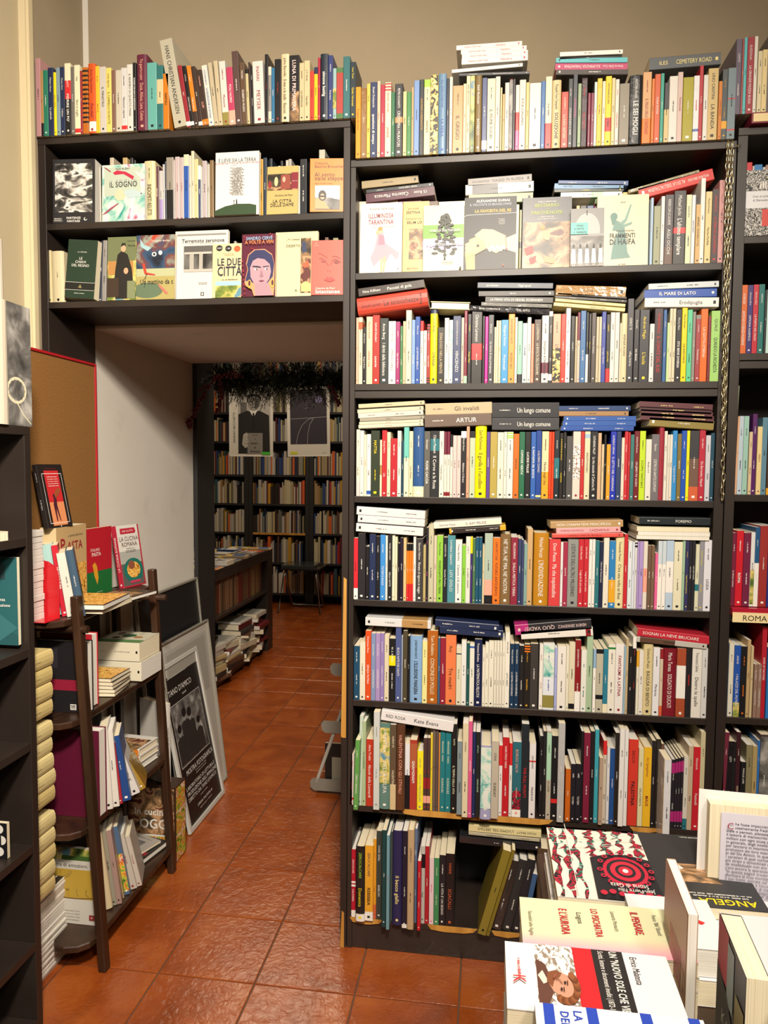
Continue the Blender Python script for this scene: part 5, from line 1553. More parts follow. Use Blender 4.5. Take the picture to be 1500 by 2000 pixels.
# framed posters leaning on the passage wall
def frame(name, label, Y0, Y1, xb, xt, zt, bw, fm, pic=None, cat='poster', depth=.014, glass=False, yoff=0):
    e = empty(name, (xb, (Y0+Y1)/2, 0.0), label, cat); H = math.hypot(zt, xb-xt); a = math.atan2(xb-xt, zt); e.rotation_euler = (0, -a, 0); W = Y1-Y0
    e.location.z = .002+depth*math.sin(a)
    for q in ((-W/2,W/2,0,bw),(-W/2,W/2,H-bw,H),(-W/2,-W/2+bw,bw,H-bw),(W/2-bw,W/2,bw,H-bw)): box('frame_strip', -depth, 0, q[0], q[1], q[2], q[3], fm, e, .0015)
    sh = box('sheet', -depth+.002, -depth+.006, -W/2+bw, W/2-bw, bw, H-bw, mat(name+'_paper', lin('b8b4aa') if glass else lin('141314'), .12 if not glass else .3), e, 0)
    if pic: P = Print(W-2*bw, H-2*bw); pic(P); P.build('print', sh, lambda u,v,l:(-depth+.006+l, -W/2+bw+u, bw+v))
    return e
M_WF = mat('white_frame', lin('b8b6ae'), .35); M_SF = mat('silver_frame', lin('9a968a'), .35, metal=.4)
def tano(P):
    P.rect(0,0,1,1,'k191616'); P.text('------------', .4,.93,.011,'w',fit=.75*P.W); P.text("TANO D'AMICO", .42,.84,.034,'w',fit=.66*P.W); P.text('ricordi', .5,.795,.015,'w'); P.line([(.08,.76),(.92,.76),(.92,.36),(.08,.36),(.08,.76)],.0018,'w'); P.rect(.09,.365,.91,.755,'w',4)
    for x,y,s in ((.2,.58,1),(.38,.66,1.1),(.52,.64,1.1),(.72,.55,.9)): P.poly([(x-.11*s,.37),(x+.11*s,.37),(x+.10*s,y-.05),(x,y-.02),(x-.1*s,y-.05)],'d2a2a2a'); P.ell(x,y,.05*s,.035*s,'g8a8884'); P.ell(x,y+.018,.055*s,.028*s,'k')
    P.text('MOSTRA FOTOGRAFICA', .55,.315,.030,'w',fit=.8*P.W); P.text('-------', .55,.285,.010,'w'); P.text('-------', .55,.268,.010,'w'); P.text('LABORATORIO DI LETTURA E', .5,.225,.022,'w',fit=.9*P.W); P.text("PRODUZIONE DELL'IMMAGINE", .52,.19,.022,'w',fit=.9*P.W); P.text("DIRETTO DA TANO D'AMICO", .5,.155,.022,'w',fit=.85*P.W); P.text('-----', .5,.12,.010,'w'); P.text('LIBRERIA TRASTEVERE 48', .5,.08,.014,'w',fit=.6*P.W); P.text('--------', .5,.05,.010,'w')
xt = at(385,1245,.95).x
frame('framed_poster','white framed black poster for a photography exhibition leaning by the doorway',.565,.945,-1.14,xt,.66,.018,M_WF,tano)
frame('framed_poster','pale sheet in a clip frame leaning behind the black poster',.60,1.10,-1.185,-1.275,.75,.008,M_SF,lambda P:(P.rect(.05,.05,.95,.95,'lb4b0a6'),P.rect(.08,.6,.9,.93,'la29e94')),glass=True)
frame('framed_poster','large dark glazed picture in thin silver frame, rearmost against the passage wall',.50,1.10,-1.235,-1.325,.945,.009,M_SF,lambda P:(P.rect(0,0,1,1,'k17181c'),P.poly([(.55,.2),(.62,.45),(.7,.55),(.55,.5)],'d34363c'),P.rect(.3,.15,.45,.3,'d2a2a30')))
frame('framed_poster','plain white board leaning behind the wooden rack',.325,.50,-1.318,-1.340,.94,.006,M_WF,lambda P:(P.rect(.02,.02,.98,.98,'lb8b2a6'),),glass=True)
frame('framed_poster','small dark frame seen edge-on at the foot of the doorway',1.15,1.30,-1.295,-1.315,.30,.008,mat('dark_metal',lin('3a3836'),.3,metal=.6),None,'picture frame')
# ================= LEFT FOREGROUND BOOKCASE =================
t = empty('bookcase', (-1.25,-.95,0), 'brown-black bookcase along the left wall, cut by the left edge', 'bookcase')
def lb_(n, x0,x1,y0,y1,z0,z1,m=M_LAM): return box(n, x0+1.25,x1+1.25,y0+.95,y1+.95,z0,z1,m,t)
XF = -1.132
lb_('side_panel', LX+.002, XF, -.445, -.421, 0, 1.538); lb_('side_panel', LX+.002, XF, -1.60, -1.576, 0, 1.538); lb_('shelf_board', LX+.002, XF, -1.60, -.421, 1.5385, 1.560)
LZ = [1.285, 1.005, .765, .498, .238, .03]
for z in LZ: lb_('shelf_board', LX+.008, XF, -1.575, -.446, z-.022, z)
lb_('back_panel', LX+.002, LX+.007, -1.575, -.446, .01, 1.538, M_LAMB)
z = 1.5605
o = stand((-1.134,-.499,z), 90, .090, .292, .03, 'k2a2a28', lambda P:(P.rect(.0,.0,1,1,'k26262a',4),P.line([(.0,.24),(.35,.19),(.6,.10),(.95,.02)],.003,'c'),P.line([(.35+.38*math.cos(a/14*6.283),.29+.10*math.sin(a/14*6.283)) for a in range(15)],.007,'c')), foil=True, label='shrink-wrapped dark art book with white ring, on top of the left bookcase')
o.name = 'art_book'
V, F = tubeg([(-1.228,-.43,z+.001),(-1.228,-.43,2.02)], .032, 20); o = mkobj('rolled_poster', V, F, M_COVER, None, [C_('we0d8c8')]*len(F)); tag(o,'rolled pale poster standing behind the books on the left bookcase','poster')
o = book_mesh(.05,.29,.17,'ce0d8c4',(),True,M=Matrix.Translation((at(14,700,-.60).x-.026,-.60,z)) @ Matrix.Rotation(math.pi,4,'Z') @ Matrix.Translation((0,-.0,0))); o.matrix_world = Matrix.Translation((-1.125,-.528,z)) @ Matrix.Rotation(R(90),4,'Z') @ Matrix.Translation((0,-.0,0)) @ Matrix.Rotation(math.pi,4,'Z') @ Matrix.Translation((0,-.17,0)) @ Matrix.Translation((0,.17,0)) @ Matrix.Rotation(math.pi,4,'Z') ; tag(o,'thick white book showing its page edges, on top of the left bookcase','book')
flat(-1.25,-.58,LZ[0]+.022,.17,.21,.022,80,'cdcd4b8',None,'cream book lying on the upper shelf of left bookcase')
# curled sheet
V = []; F = []
for i in range(9):
    u = i/8
    for v in (0,1): V.append((-1.365+u*.215, -.70+v*.16, LZ[0]+.024+.02*u*u+ .012*math.sin(u*3)))
for i in range(8): F.append((2*i,2*i+2,2*i+3,2*i+1))
o = mkobj('sheet_of_paper', V, F, mat('paper_white', lin('e2e0da'), .7)); o.modifiers.new('s','SOLIDIFY').thickness = .0006; tag(o,'printed white sheet curling over the upper shelf of the left bookcase','paper')
stand((-1.36,-.463,LZ[1]+.012), 0, .212, .220, .012, 'q2f6468', lambda P:(P.poly([(0,.5),(1,.12),(1,0),(0,0)],'q2a5a5e'),P.poly([(.4,.6),(1,.2),(.7,.0),(.3,.1)],'q3c7478'),P.rect(.3,.75,.85,.92,'d30484c'),P.text('anza',.80,.52,.014,'w',True),P.text('oluzione',.82,.455,.014,'w',True)), label='teal book with faceted cover in the left bookcase', sp=('w','--'))
stand((-1.365,-.50,LZ[2]+.001), 0, .035, .06, .01, 'Lb0a4c0', None, label='small lilac booklet at the left edge of the photo')
stand((-1.365,-.52,LZ[3]+.001), 0, at(13,1620,-.52).x+1.365, .09, .012, 'k1a1a20', lambda P:[ (P.ell(x,y,.06,.13,'w'),P.poly([(x+.06*math.cos(a),y+.13*math.sin(a)) for a in [math.pi/2+math.pi*i/8 for i in range(9)]],'k')) for x,y in ((.9,.2),(.93,.52),(.9,.83),(.76,.34),(.78,.68),(.6,.5))], label='black book patterned with small yin-yang circles')
flat(-1.24,-.62,LZ[5]+.05,.17,.22,.045,90,'we0dedc',None,'white book on the lowest shelf of the left bookcase')
# cream hardbacks piled behind the left bookcase, on a small wall rack
wr = empty('wall_rack', (-1.28,-.35,0), 'narrow dark rack holding the piled cream hardbacks', 'rack')
random.seed(8)
k = 0
for z0, n in ((.775,4),(.530,5),(.272,5)):
    box('rack_board', -.09,.065,-.065,.06,z0-.012,z0,M_DWOOD,wr)
    for i in range(n):
        th = .0455; k += 1
        flat(-1.262+random.uniform(-.003,.003), -.335+random.uniform(-.004,.004), z0+.0005+(th+.0005)*(i+1), .16, .125, th, 180, random.choice(('Qd0bc80','Qccb87a','Qd6c68e')), None, uniq(f'cream leather-look hardback, {ordw(n-i)} from top of the {("upper","middle","lower")[[.775,.530,.272].index(z0)]} pile'), hard=True, group='cream hardbacks in a column', sp=('N','--','s.3'))
box('rack_upright', -.088,-.066,-.065,-.05,0,1.0,M_DWOOD,wr); box('rack_upright', -.088,-.066,.045,.06,0,1.0,M_DWOOD,wr)
n = 25
for i in range(n):
    th = .0094
    o = flat(-1.296+random.uniform(-.002,.003)+(.004 if i < 12 else 0), -.235+random.uniform(-.003,.003), .0006+(th+.0001)*(i+1), .13, .19, th, 180, 'wd6d0c6', (lambda P:(P.rect(.02,.05,.75,.95,'k24221f'),P.text('gen', .4,.2,.04,'w',True),P.text('et maer', .4,.35,.02,'w'))) if i == n-1 else None, uniq(f'white magazine, {ordw(n-i)} from top of the floor pile') , group='white magazines piled on the floor', sp=('R','---','s.8,n'))
    o.name = 'magazine'; o['category'] = 'magazine'
# ================= CHAINS =================
lp = []
for i in range(14):
    a = 2*math.pi*i/14; lp.append((.0045*math.cos(a), 0, .0100*math.sin(a)+(.0018 if math.sin(a) > 0 else -.0018)))
lv, lf = tubeg(lp, .0015, 5, True)
lme = bpy.data.meshes.new('link'); lme.from_pydata(lv, [], lf); lme.materials.append(M_CHAIN); lme.polygons.foreach_set('use_smooth', [True]*len(lf))
for (xa, ya, xb, yb, lab) in ((1422,276,1412,838,'shorter left one of two steel chains hanging between the bookcases'),(1430,276,1411,976,'longer right one of two steel chains hanging between the bookcases')):
    a = U(xa,ya,1,-.012); b = U(xb,yb,1,-.012); e = empty('chain', a, lab, 'chain'); n = int((a.z-b.z)/.0178)
    for i in range(n):
        o = bpy.data.objects.new('link', lme); col.objects.link(o); o.parent = e
        o.location = (b-a)*(i/n)+Vector((.0012*math.sin(i*1.7),.001*math.sin(i*2.3),-.01)); o.rotation_euler = (0, .06*math.sin(i*1.3), R(20 if i % 2 else 100)+.2*math.sin(i*.9))
V, F = tubeg([(.646,.01,2.32),(.646,-.012,2.325),(.640,-.018,2.315),(.632,-.012,2.325)], .0016, 6); tag(mkobj('hook', V, F, M_CHAIN), 'bent steel hook from which the two chains hang', 'hook')
# ================= PASSAGE RIGHT: DISPLAY RACK =================
rk = empty('display_rack', (-.55,1.0,0), 'grey metal display rack leaning inside the doorway, behind the wide bookcase', 'rack')
for i, (z0, xl) in enumerate(((.02,-.765),(.285,-.715),(.545,-.675))):
    pts = [(xl+.02+.55,z0),(-.43+.55,z0),(-.43+.55,z0+.055),(xl+.012+.55,z0+.055),(xl+.55,z0+.04),(xl+.004+.55,z0+.012)]
    V, F = prism(pts, -.003, 0, 'y'); o = mkobj('ledge', V, F, M_GREYPLATE, rk)
    box('ledge_floor', xl+.02+.55, .12, .0, .06, z0, z0+.003, M_GREYPLATE, rk, 0)
    xb = xl+.06
    if i: frame_ = stand((xb+.015,1.012,z0+.004), 0, .16, .20, .01, 'k1c1a18', lambda P:(P.rect(.12,.1,.95,.9,'N6c5038',3),P.line([(.05,.04),(.05,.96),(.97,.96)],.002,'b')), roll=8, label=('dark framed picture on the middle ledge','dark framed picture on the upper ledge')[i-1]+' of the grey rack', cat='picture')
    if i: frame_.name = 'framed_picture'
stand((-.70,1.012,.024), 0, .2, .21, .01, 'k201e1c', lambda P:(P.rect(.16,0,1,.7,'l8c8878'),P.rect(.1,.74,.9,.96,'k141414')), label='dark folder with grey card on the lowest ledge of the grey rack', cat='folder').name = 'folder'
V, F = tubeg([(-.735+.55,.004,.06),(-.50+.55,.03,.75)], .008, 8); mkobj('strut', V, F, mat('white_tube', lin('a8a49a'), .4), rk)
# ================= DOORWAY END AND FIR GARLAND =================
jb = empty('door_lining', (-1.345,1.22,0), 'black wooden panel lining the far end of the doorway', 'door frame')
box('jamb_panel', -.006,.012,-.098,.115,0,1.96,M_LAMB,jb); box('header_board', -.006,.93,-.098,.115,2.02,2.04,M_LAMB,jb)
box('header_end', .915,.93,-.098,.115,0,2.02,M_LAMB,jb)
gd = empty('fir_garland', (-.9,1.17,1.87), 'dark green fir garland with red berry sprays across the far end of the doorway', 'garland')
random.seed(3); V, F = [], []
def gc(u):
    x = -1.27+u*.80; z = 1.885-.03*math.sin(u*math.pi*1.0)-.012*math.sin(u*9)
    return Vector((x, 1.19, z))
for i in range(1150):
    u = random.random(); r_ = .5+.5*math.sin(math.pi*min(1, max(0, u*1.05)))
    c = gc(u); an = random.uniform(-math.pi, math.pi); L = random.uniform(.05,.125)*(.6+.65*r_)
    d = Vector((random.uniform(-.7,.7), math.cos(an)*.45, math.sin(an)*.85-.15)).normalized()
    for j in range(22):
        s_ = (j+1)/23*L; b_ = c+d*s_; q = d.cross(Vector((random.uniform(-1,1),random.uniform(-1,1),random.uniform(-1,1)))).normalized()
        tip = b_+(d*.6+q)*.022; w_ = q.cross(d).normalized()*.0016; k = len(V)
        V += [tuple(b_-w_-gd.location), tuple(b_+w_-gd.location), tuple(tip-gd.location)]; F.append((k,k+1,k+2))
o = mkobj('needles', V, F, mat('fir_needles', lin('18301f'), .5), gd); o['kind'] = 'stuff'
V, F = tubeg([tuple(gc(i/12)-gd.location) for i in range(13)], .006, 6); mkobj('stem', V, F, mat('twig', lin('2c2018'), .8), gd)
M_BERRY = mat('berry_red', lin('5a1420'), .3)
def spray(pts, n, sp):
    g_ = []; 
    for i in range(n):
        u = i/n*(len(pts)-1); k = int(u); a, b = Vector(pts[k]), Vector(pts[min(k+1,len(pts)-1)]); c = a.lerp(b, u-k)+Vector([random.uniform(-sp,sp) for _ in range(3)])
        g_.append(sphereg(tuple(c-gd.location), random.uniform(.0052,.0075), 8, 5))
    V, F = merge(g_); o = mkobj('berries', V, F, M_BERRY, gd, smooth=True); o['kind'] = 'stuff'
    V, F = tubeg([tuple(Vector(p)-gd.location) for p in pts], .0015, 5); mkobj('berry_stem', V, F, M_BERRY, gd)
A = lambda x,y: tuple(U(x,y,1,1.05))
spray([A(470,730),A(425,735),A(400,760),A(385,795),A(372,820),A(369,838)], 95, .012)
spray([A(430,735),A(432,765),A(428,790),A(424,806)], 46, .009)
spray([A(645,755),A(655,775),A(664,790)], 22, .008)
# ================= HANGING POSTERS =================
def hang(x0,y0,x1,y1,Y,name,label,pic,rz=0):
    a = U(x0,y0,1,Y); b = U(x1,y1,1,Y); W = b.x-a.x; H = a.z-b.z; e = empty(name, ((a.x+b.x)/2, Y, b.z), label, 'poster'); e.rotation_euler = (0, R(rz), 0)
    bw = .006
    for q in ((-W/2,W/2,0,bw),(-W/2,W/2,H-bw,H),(-W/2,-W/2+bw,bw,H-bw),(W/2-bw,W/2,bw,H-bw)): box('frame_strip', q[0],q[1],0,.008,q[2],q[3], mat('white_strip',lin('dedad0'),.4), e, .001)
    sh = box('sheet', -W/2+bw,W/2-bw,.002,.005,bw,H-bw, mat('poster_paper',lin('d8d4c8'),.3), e, 0)
    P = Print(W-2*bw,H-2*bw); pic(P); P.build('print', sh, lambda u,v,l:(-W/2+bw+u,.002-l,bw+v))
    for s_ in (-.35,.35):
        V, F = tubeg([(s_*W,.004,H),(s_*W,.004,3.0-b.z)], .0012, 5); mkobj('string', V, F, M_METAL, e)
def suitman(P):
    H0 = P.H
    P.text('SANDRO BECCHETTI', .1,.40,.020,'k',False,math.pi/2,fit=.72*P.H); P.text('PASOLINI', .1,.84,.015,'la8a49c',False,math.pi/2,fit=.2*P.H)
    P.rect(.19,.03,.96,.97,'lb8b4ac'); P.H = H0*.90; P.rect(.25,.6,.4,.85,'g6a6864'); P.poly([(.2,.03),(.2,.66),(.42,.72),(.55,.68),(.7,.72),(.93,.64),(.95,.03)],'k222222'); P.poly([(.46,.73),(.56,.60),(.66,.73)],'w'); P.poly([(.54,.68),(.58,.68),(.61,.42),(.52,.42)],'k')
    P.poly([(.42,.80),(.43,.93),(.5,.97),(.64,.97),(.72,.92),(.71,.8),(.64,.73),(.56,.71),(.48,.73)],'g9a968e'); P.poly([(.40,.84),(.41,.95),(.5,.985),(.66,.98),(.75,.93),(.74,.84),(.70,.91),(.62,.945),(.5,.94),(.44,.9)],'k1c1c1c'); P.poly([(.6,.93),(.72,.9),(.71,.8),(.62,.73),(.585,.78)],'g54524e')
    for x in (.50,.64): P.ell(x,.865,.028,.009,'k'); P.line([(x-.04,.885),(x+.04,.89)],.002,'k')
    P.line([(.57,.86),(.56,.81),(.59,.81)],.0015,'k'); P.rect(.53,.768,.62,.776,'k'); P.rect(.40,.03,.78,.36,'l8c8880'); P.rect(.40,.03,.42,.40,'d'); P.text('Pasolini',.6,.33,.012); P.text('le',.6,.27,.012); P.text('ceneri',.58,.20,.018,'k',True); P.text('di',.6,.13,.016,'k',True); P.text('Gramsci',.6,.07,.018,'k',True)
    P.poly([(.29,.18),(.32,.34),(.40,.37),(.44,.33),(.42,.28),(.45,.24),(.42,.19),(.43,.14),(.36,.12)],'lb8b4aa'); P.line([(.36,.30),(.44,.29)],.001,'k'); P.line([(.35,.25),(.44,.235)],.001,'k'); P.line([(.35,.2),(.43,.19)],.001,'k'); P.rect(.76,.015,.96,.06,'v4cc83c')
hang(447,752,533,892,2.3,'hanging_poster','white framed photo poster of a man in suit holding a paper, below the garland',suitman)
def roadmoon(P):
    P.rect(.05,.17,.95,.98,'V3a3640'); P.ell(.76,.83,.09,.055,'L8c84b0',0,24); P.line([(.05,.545),(.95,.57)],.0012,'w'); P.line([(.19,.17),(.24,.32),(.34,.45),(.48,.53),(.64,.565)],.0012,'w'); P.line([(.47,.17),(.48,.32),(.53,.46),(.64,.565)],.0012,'w'); P.rect(.04,.02,.22,.06,'Ye0e03c'); P.text('--',.88,.04,.006)
hang(562,756,645,892,2.32,'hanging_poster','white framed dark violet poster with a lilac moon and curving road lines',roadmoon,-1)
# ================= FAR ROOM =================
FARB = []
def farbook(V0, V1, c):
    FARB.append((V0, V1, c))
FC = 'cc4bc9c wc8c4b8 cb8b090 g8c8a80 lb0aca4 k1e1c1c bb8a47c cb8b090 c9c9478 wc0bcb0 k26221f k2a2a2e B5a2028 ra02c28 n24304c g6c6a64 t9c7c50 bb09c78 W3a2c24 q2c5058 o6c683c cc4bc9c cb0a888 wccc8bc Gc0902c u2c4478 N5c4030 Od0642c lb0aca4'.split()
fz = [2.62, 2.32, 2.018, 1.717, 1.367, 1.063, .758, .446, .12]
FX = [-3.15, -2.495, -1.838, -1.181, -.53]
random.seed(21)
for s_ in range(4):
    x0, x1 = FX[s_], FX[s_+1]; e = empty('bookcase', ((x0+x1)/2, 5.3, 0), ('black bookcase section of the far room, behind the counter','black bookcase section of the far room, left of the stool','black bookcase section of the far room, right of the stool','black bookcase section of the far room, hidden by the doorway edge')[s_], 'bookcase'); hw = (x1-x0)/2
    for a in (-hw, hw-.045): box('side_panel', a+.001, a+.045-.001, 0, .27, 0, 2.66, M_LAMB, e, .002)
    box('back_panel', -hw+.045, hw-.045, .262, .268, 0, 2.66, M_LAMB, e, 0)
    for z in fz:
        box('shelf_board', -hw+.045, hw-.045, .002, .26, z-.022, z, M_WOOD if (s_ == 1 and abs(z-.758) < .01) else M_LAMB, e, .001)
        if z > 2.5: continue
        x = x0+.05; gap = [q for q in fz if q > z]; mx = (min(gap)-z-.03) if gap else .3
        while x < x1-.055:
            w_ = random.choice((.009,.011,.013,.016,.018,.022,.030)); h = min(mx, random.uniform(.17,.255)*(1.0 if z > .5 else 1.1)); 
            if x+w_ > x1-.05: break
            farbook((x, 5.3+random.uniform(.0,.02), z+.0005), (x+w_-.0005, 5.46, z+h), random.choice(FC)); x += w_
# counter with magazines on top and piles below
ct = empty('counter', (-2.1,2.95,0), 'dark brown display counter in the far room, books in its open side', 'counter')
def cb(n, x0,x1,y0,y1,z0,z1,m=M_LAM): return box(n, x0+2.1,x1+2.1,y0-2.95,y1-2.95,z0,z1,m,ct)
cb('counter_top', -2.5,-1.70,1.9,3.53,.775,.800); cb('end_panel', -2.5,-1.70,3.40,3.53,0,.774); cb('end_panel', -2.5,-1.70,1.9,1.95,0,.774); cb('middle_board', -2.5,-1.702,1.951,3.399,.47,.49); cb('base_board', -2.5,-1.72,1.951,3.399,.03,.07); cb('top_rail', -1.72,-1.701,1.951,3.399,.725,.774); cb('back_panel', -2.5,-2.48,1.951,3.399,.07,.774)
y = 2.0
while y < 3.36:
    w_ = random.uniform(.028,.045); farbook((-1.88, y, .4905), (-1.735+random.uniform(-.004,.004), y+w_-.003, .4905+.225), random.choice(('N6c5038','W4a3828','t8c6c44','N7a5a40','R6c2c24'))); y += w_
random.seed(4)
for (yc, n, xc) in ((2.05,9,-1.80),(2.35,8,-1.80),(2.62,8,-1.79),(2.9,9,-1.78),(3.18,10,-1.77)):
    z = .0705
    for i in range(n):
        th = random.choice((.018,.024,.03,.036,.04)); 
        if z+th > .455: break
        tag(flat(xc+random.uniform(-.02,.03), yc+random.uniform(-.02,.02), z+th, random.uniform(.15,.19), random.uniform(.2,.25), th, random.uniform(165,195), random.choice(('cc8bfa4','wc8c4b8','N5c4030','k26221f','R6c2028','d3c3a38','bb8a478')), None, '', hard=random.random()<.4), uniq(f'dim book lying {ordw(i+1)} from the bottom in {ordw([2.05,2.35,2.62,2.9,3.18].index(yc)+1)} pile under the far counter'), 'book', 'piled books under the counter'); z += th+.0006
CP = ('wc8c4bc','rb83030','Gd8b83c','k26262a','hc8a0a0','bb8a078','lb0aca4','Oc87840','g6c6c74','u3c5c90')
for i in range(34):
    a = (-1.79-.175*(i%4)+random.uniform(-.015,.015), 2.0+.185*(i//4)+random.uniform(-.012,.012)); th = random.choice((.006,.010,.018,.03)); c_ = random.choice(CP); c2_ = random.choice(CP)
    o = flat(a[0], a[1], .8003+th, .125, .165, th, 90+random.uniform(-9,9), c_, (lambda P:(P.rect(.08,.12,.92,.62,c2_, 4 if i % 3 == 0 else 0),P.rect(.1,.72,.9,.88,random.choice(CP)))), uniq(f'magazine lying flat on the far counter, {ordw(i//4+1)} row from the doorway, {ordw(i%4+1)} from the aisle'), group='magazines on the far counter'); o.name = 'magazine'; o['category'] = 'magazine'
# stool
sx, sy = -1.83, 4.91; st = empty('stool', (sx,sy,0), 'grey steel-legged stool with black seat carrying a glossy board, by the far shelves', 'stool')
box('seat', -.20,.20,-.02,.36,.425,.45, mat('black_seat', lin('1c1c1e'), .3), st, .006)
for s_ in (-1,1):
    V, F = tubeg([(s_*.15,.03,.425),(s_*.17,-.01,.36),(s_*.215,-.06,.0)], .011, 8); mkobj('leg', V, F, M_METAL, st, smooth=True)
    V, F = tubeg([(s_*.16,.03,.425),(s_*.165,.09,.3),(s_*.165,.30,.035)], .011, 8); mkobj('leg', V, F, M_METAL, st, smooth=True)
V, F = tubeg([(-.165,.30,.035),(-.14,.315,.02),(.14,.315,.02),(.165,.30,.035)], .011, 8); mkobj('foot_bar', V, F, M_METAL, st, smooth=True)
tag(box('glossy_board', sx-.20, sx+.14, sy, sy+.30, .4505, .475, mat('glossy_dark', lin('3a3c3c'), .08), None, .003), 'glossy dark board lying on the seat of the stool', 'board')
# ================= TABLE WITH BOOKS, LOWER RIGHT =================
tb = empty('display_table', (.75,-1.45,0), 'dark display table under the books in the lower right corner', 'table')
box('table_top', -.655,.75,-.75,.60,.775,.800, M_DWOOD, tb, .004)
for a,b in ((-.62,.53),(.68,.53),(-.62,-.70),(.68,-.70)): box('leg', a,a+.05,b,b+.05,0,.775, M_DWOOD, tb, .003)
gT = 'books on the display table'
def gaza(P):
    P.rect(0,0,1,1,'ce0d8cc')
    rr = random.Random(11)
    for x0, v1 in ((.72,1),(.83,1),(.95,1),(.55,.44),(.40,.40),(.24,.38),(.08,.42)):
        L_, R_ = [], []
        for k in range(15):
            v = v1*k/14; c_ = x0+.018*math.sin(k*1.3+x0*20)+rr.uniform(-.012,.012); w_ = rr.choice((.012,.022,.034,.05))
            L_.append((c_-w_, v)); R_.append((c_+w_*rr.uniform(.6,1.3), v))
        for k in range(14): P.poly([L_[k],R_[k],R_[k+1],L_[k+1]],'w',7); P.l -= 1
        P.l += 1
        for k in range(2): q = rr.uniform(.1,.8)*v1; P.poly([(x0,q),(x0+rr.choice((-.09,.09)),q+.07),(x0,q+.035)],'k2a1a20',7)
    P.poly([(0,.44),(.2,.38),(.42,.39),(.60,.45),(.62,1),(0,1)],'k1a1c22')
    P.ell(.28,.62,.22,.20,'rb8203c',0,24); P.ell(.28,.62,.185,.165,'k1a1c22',0,24); P.ell(.28,.62,.15,.135,'rc0243c',0,24); P.ell(.28,.62,.10,.09,'k1a1c22',0,20); P.ell(.28,.62,.07,.062,'rc0243c'); P.ell(.28,.62,.028,.026,'w')
    for k in range(16):
        a = k*math.pi/8; P.ell(.28+.25*math.cos(a),.62+.225*math.sin(a),.03,.026,'rb8203c',0,8); P.ell(.28+.25*math.cos(a),.62+.225*math.sin(a),.015,.013,'k1a1c22',0,8)
    for k in range(7): P.ell(.05+.085*k,.965-.02*(k%2),.035,.03,'rb8203c',0,8)
    for y_ in (.18,.32): P.rect(.05,y_,1,y_+.004,'w')
    P.rect(.80,.0,.806,1,'w'); P.text('Storia di Gaza', .30,.865,.019,'w',fit=.36*P.W); P.text('Jean-Pierre Filiu', .25,.925,.015,'w',fit=.34*P.W)
flat(.182,-.982,.862,.148,.20,.020,180,'wd8d4d0',gaza,'white paperback with embroidery pattern and red medallion, rear of the table',group=gT)
flat(.184,-.984,.841,.148,.20,.020,180,'wd0ccc8',None,'white paperback under the embroidery-patterned one on the table',group=gT)
flat(.180,-.985,.820,.150,.20,.019,180,'wc8c4c4',None,'lowest white paperback under the embroidery-patterned one',group=gT)
flat(.335,-.93,.838,.15,.21,.018,180,'k2a2a2c',lambda P:(P.rect(0,.0,1,1,'d2e2e30'),P.rect(.3,.45,.75,.7,'d3c3c3e',3),P.poly([(.62,.52),(.72,.56),(.75,.5),(.66,.47)],'w'),P.text('ANGELA',.35,.93,.020,'Ye8d000',True),P.text('------',.4,.84,.010,'w'),P.text('-----',.4,.87,.010,'w'),P.text('----',.3,.04,.008,'w')),'black book with yellow letters lying behind the upright books on the table',group=gT,foil=True)
flat(.335,-.93,.8195,.15,.21,.018,180,'k2a2a2c',None,'black book lying under the one with yellow letters',group=gT)
def aurora(P):
    P.rect(0,0,1,1,'cd8d8b0'); P.rect(0,0,1,1,'cd8d8b0')
    for k in range(8): P.rect(.62+.0475*k,0,.62+.0475*(k+1),1,('cd8d6b0','cdad2b0','sdccab0','sdec2b0','she0bab2'.replace('sh','s'),'se2b2b4','pe0a8b4'.replace('p','s'),'se0a0b0')[k][:7])
    P.text('IL PENSARE,', .36,.72,.024,'rc02838',True,fit=.46*P.W); P.text('LO PSICHIATRA', .42,.47,.024,'rc02838',True,fit=.56*P.W); P.text("E L'AURORA", .45,.27,.024,'rc02838',True,fit=.52*P.W); P.text('Franco "Bifo" Berardi', .36,.84,.010,'k2a2a2a',fit=.4*P.W); P.text('Leonardo Montecchi', .36,.585,.010,'k2a2a2a',fit=.4*P.W); P.text('Logos',.36,.37,.010); P.text('Sensibili alle foglie', .55,.06,.007)
flat(.155,-1.178,.882,.105,.205,.016,-90,'cd4d0b4',aurora,'pale green paperback fading to pink with slanted red titles',group=gT)
flat(.157,-1.178,.865,.105,.205,.016,-90,'cd0ccb4',None,'paperback directly under the pale green and pink one',group=gT)
flat(.156,-1.179,.848,.105,.205,.046,-90,'wd0ccc8',None,'thick white book at the base of the pale green pile',group=gT)
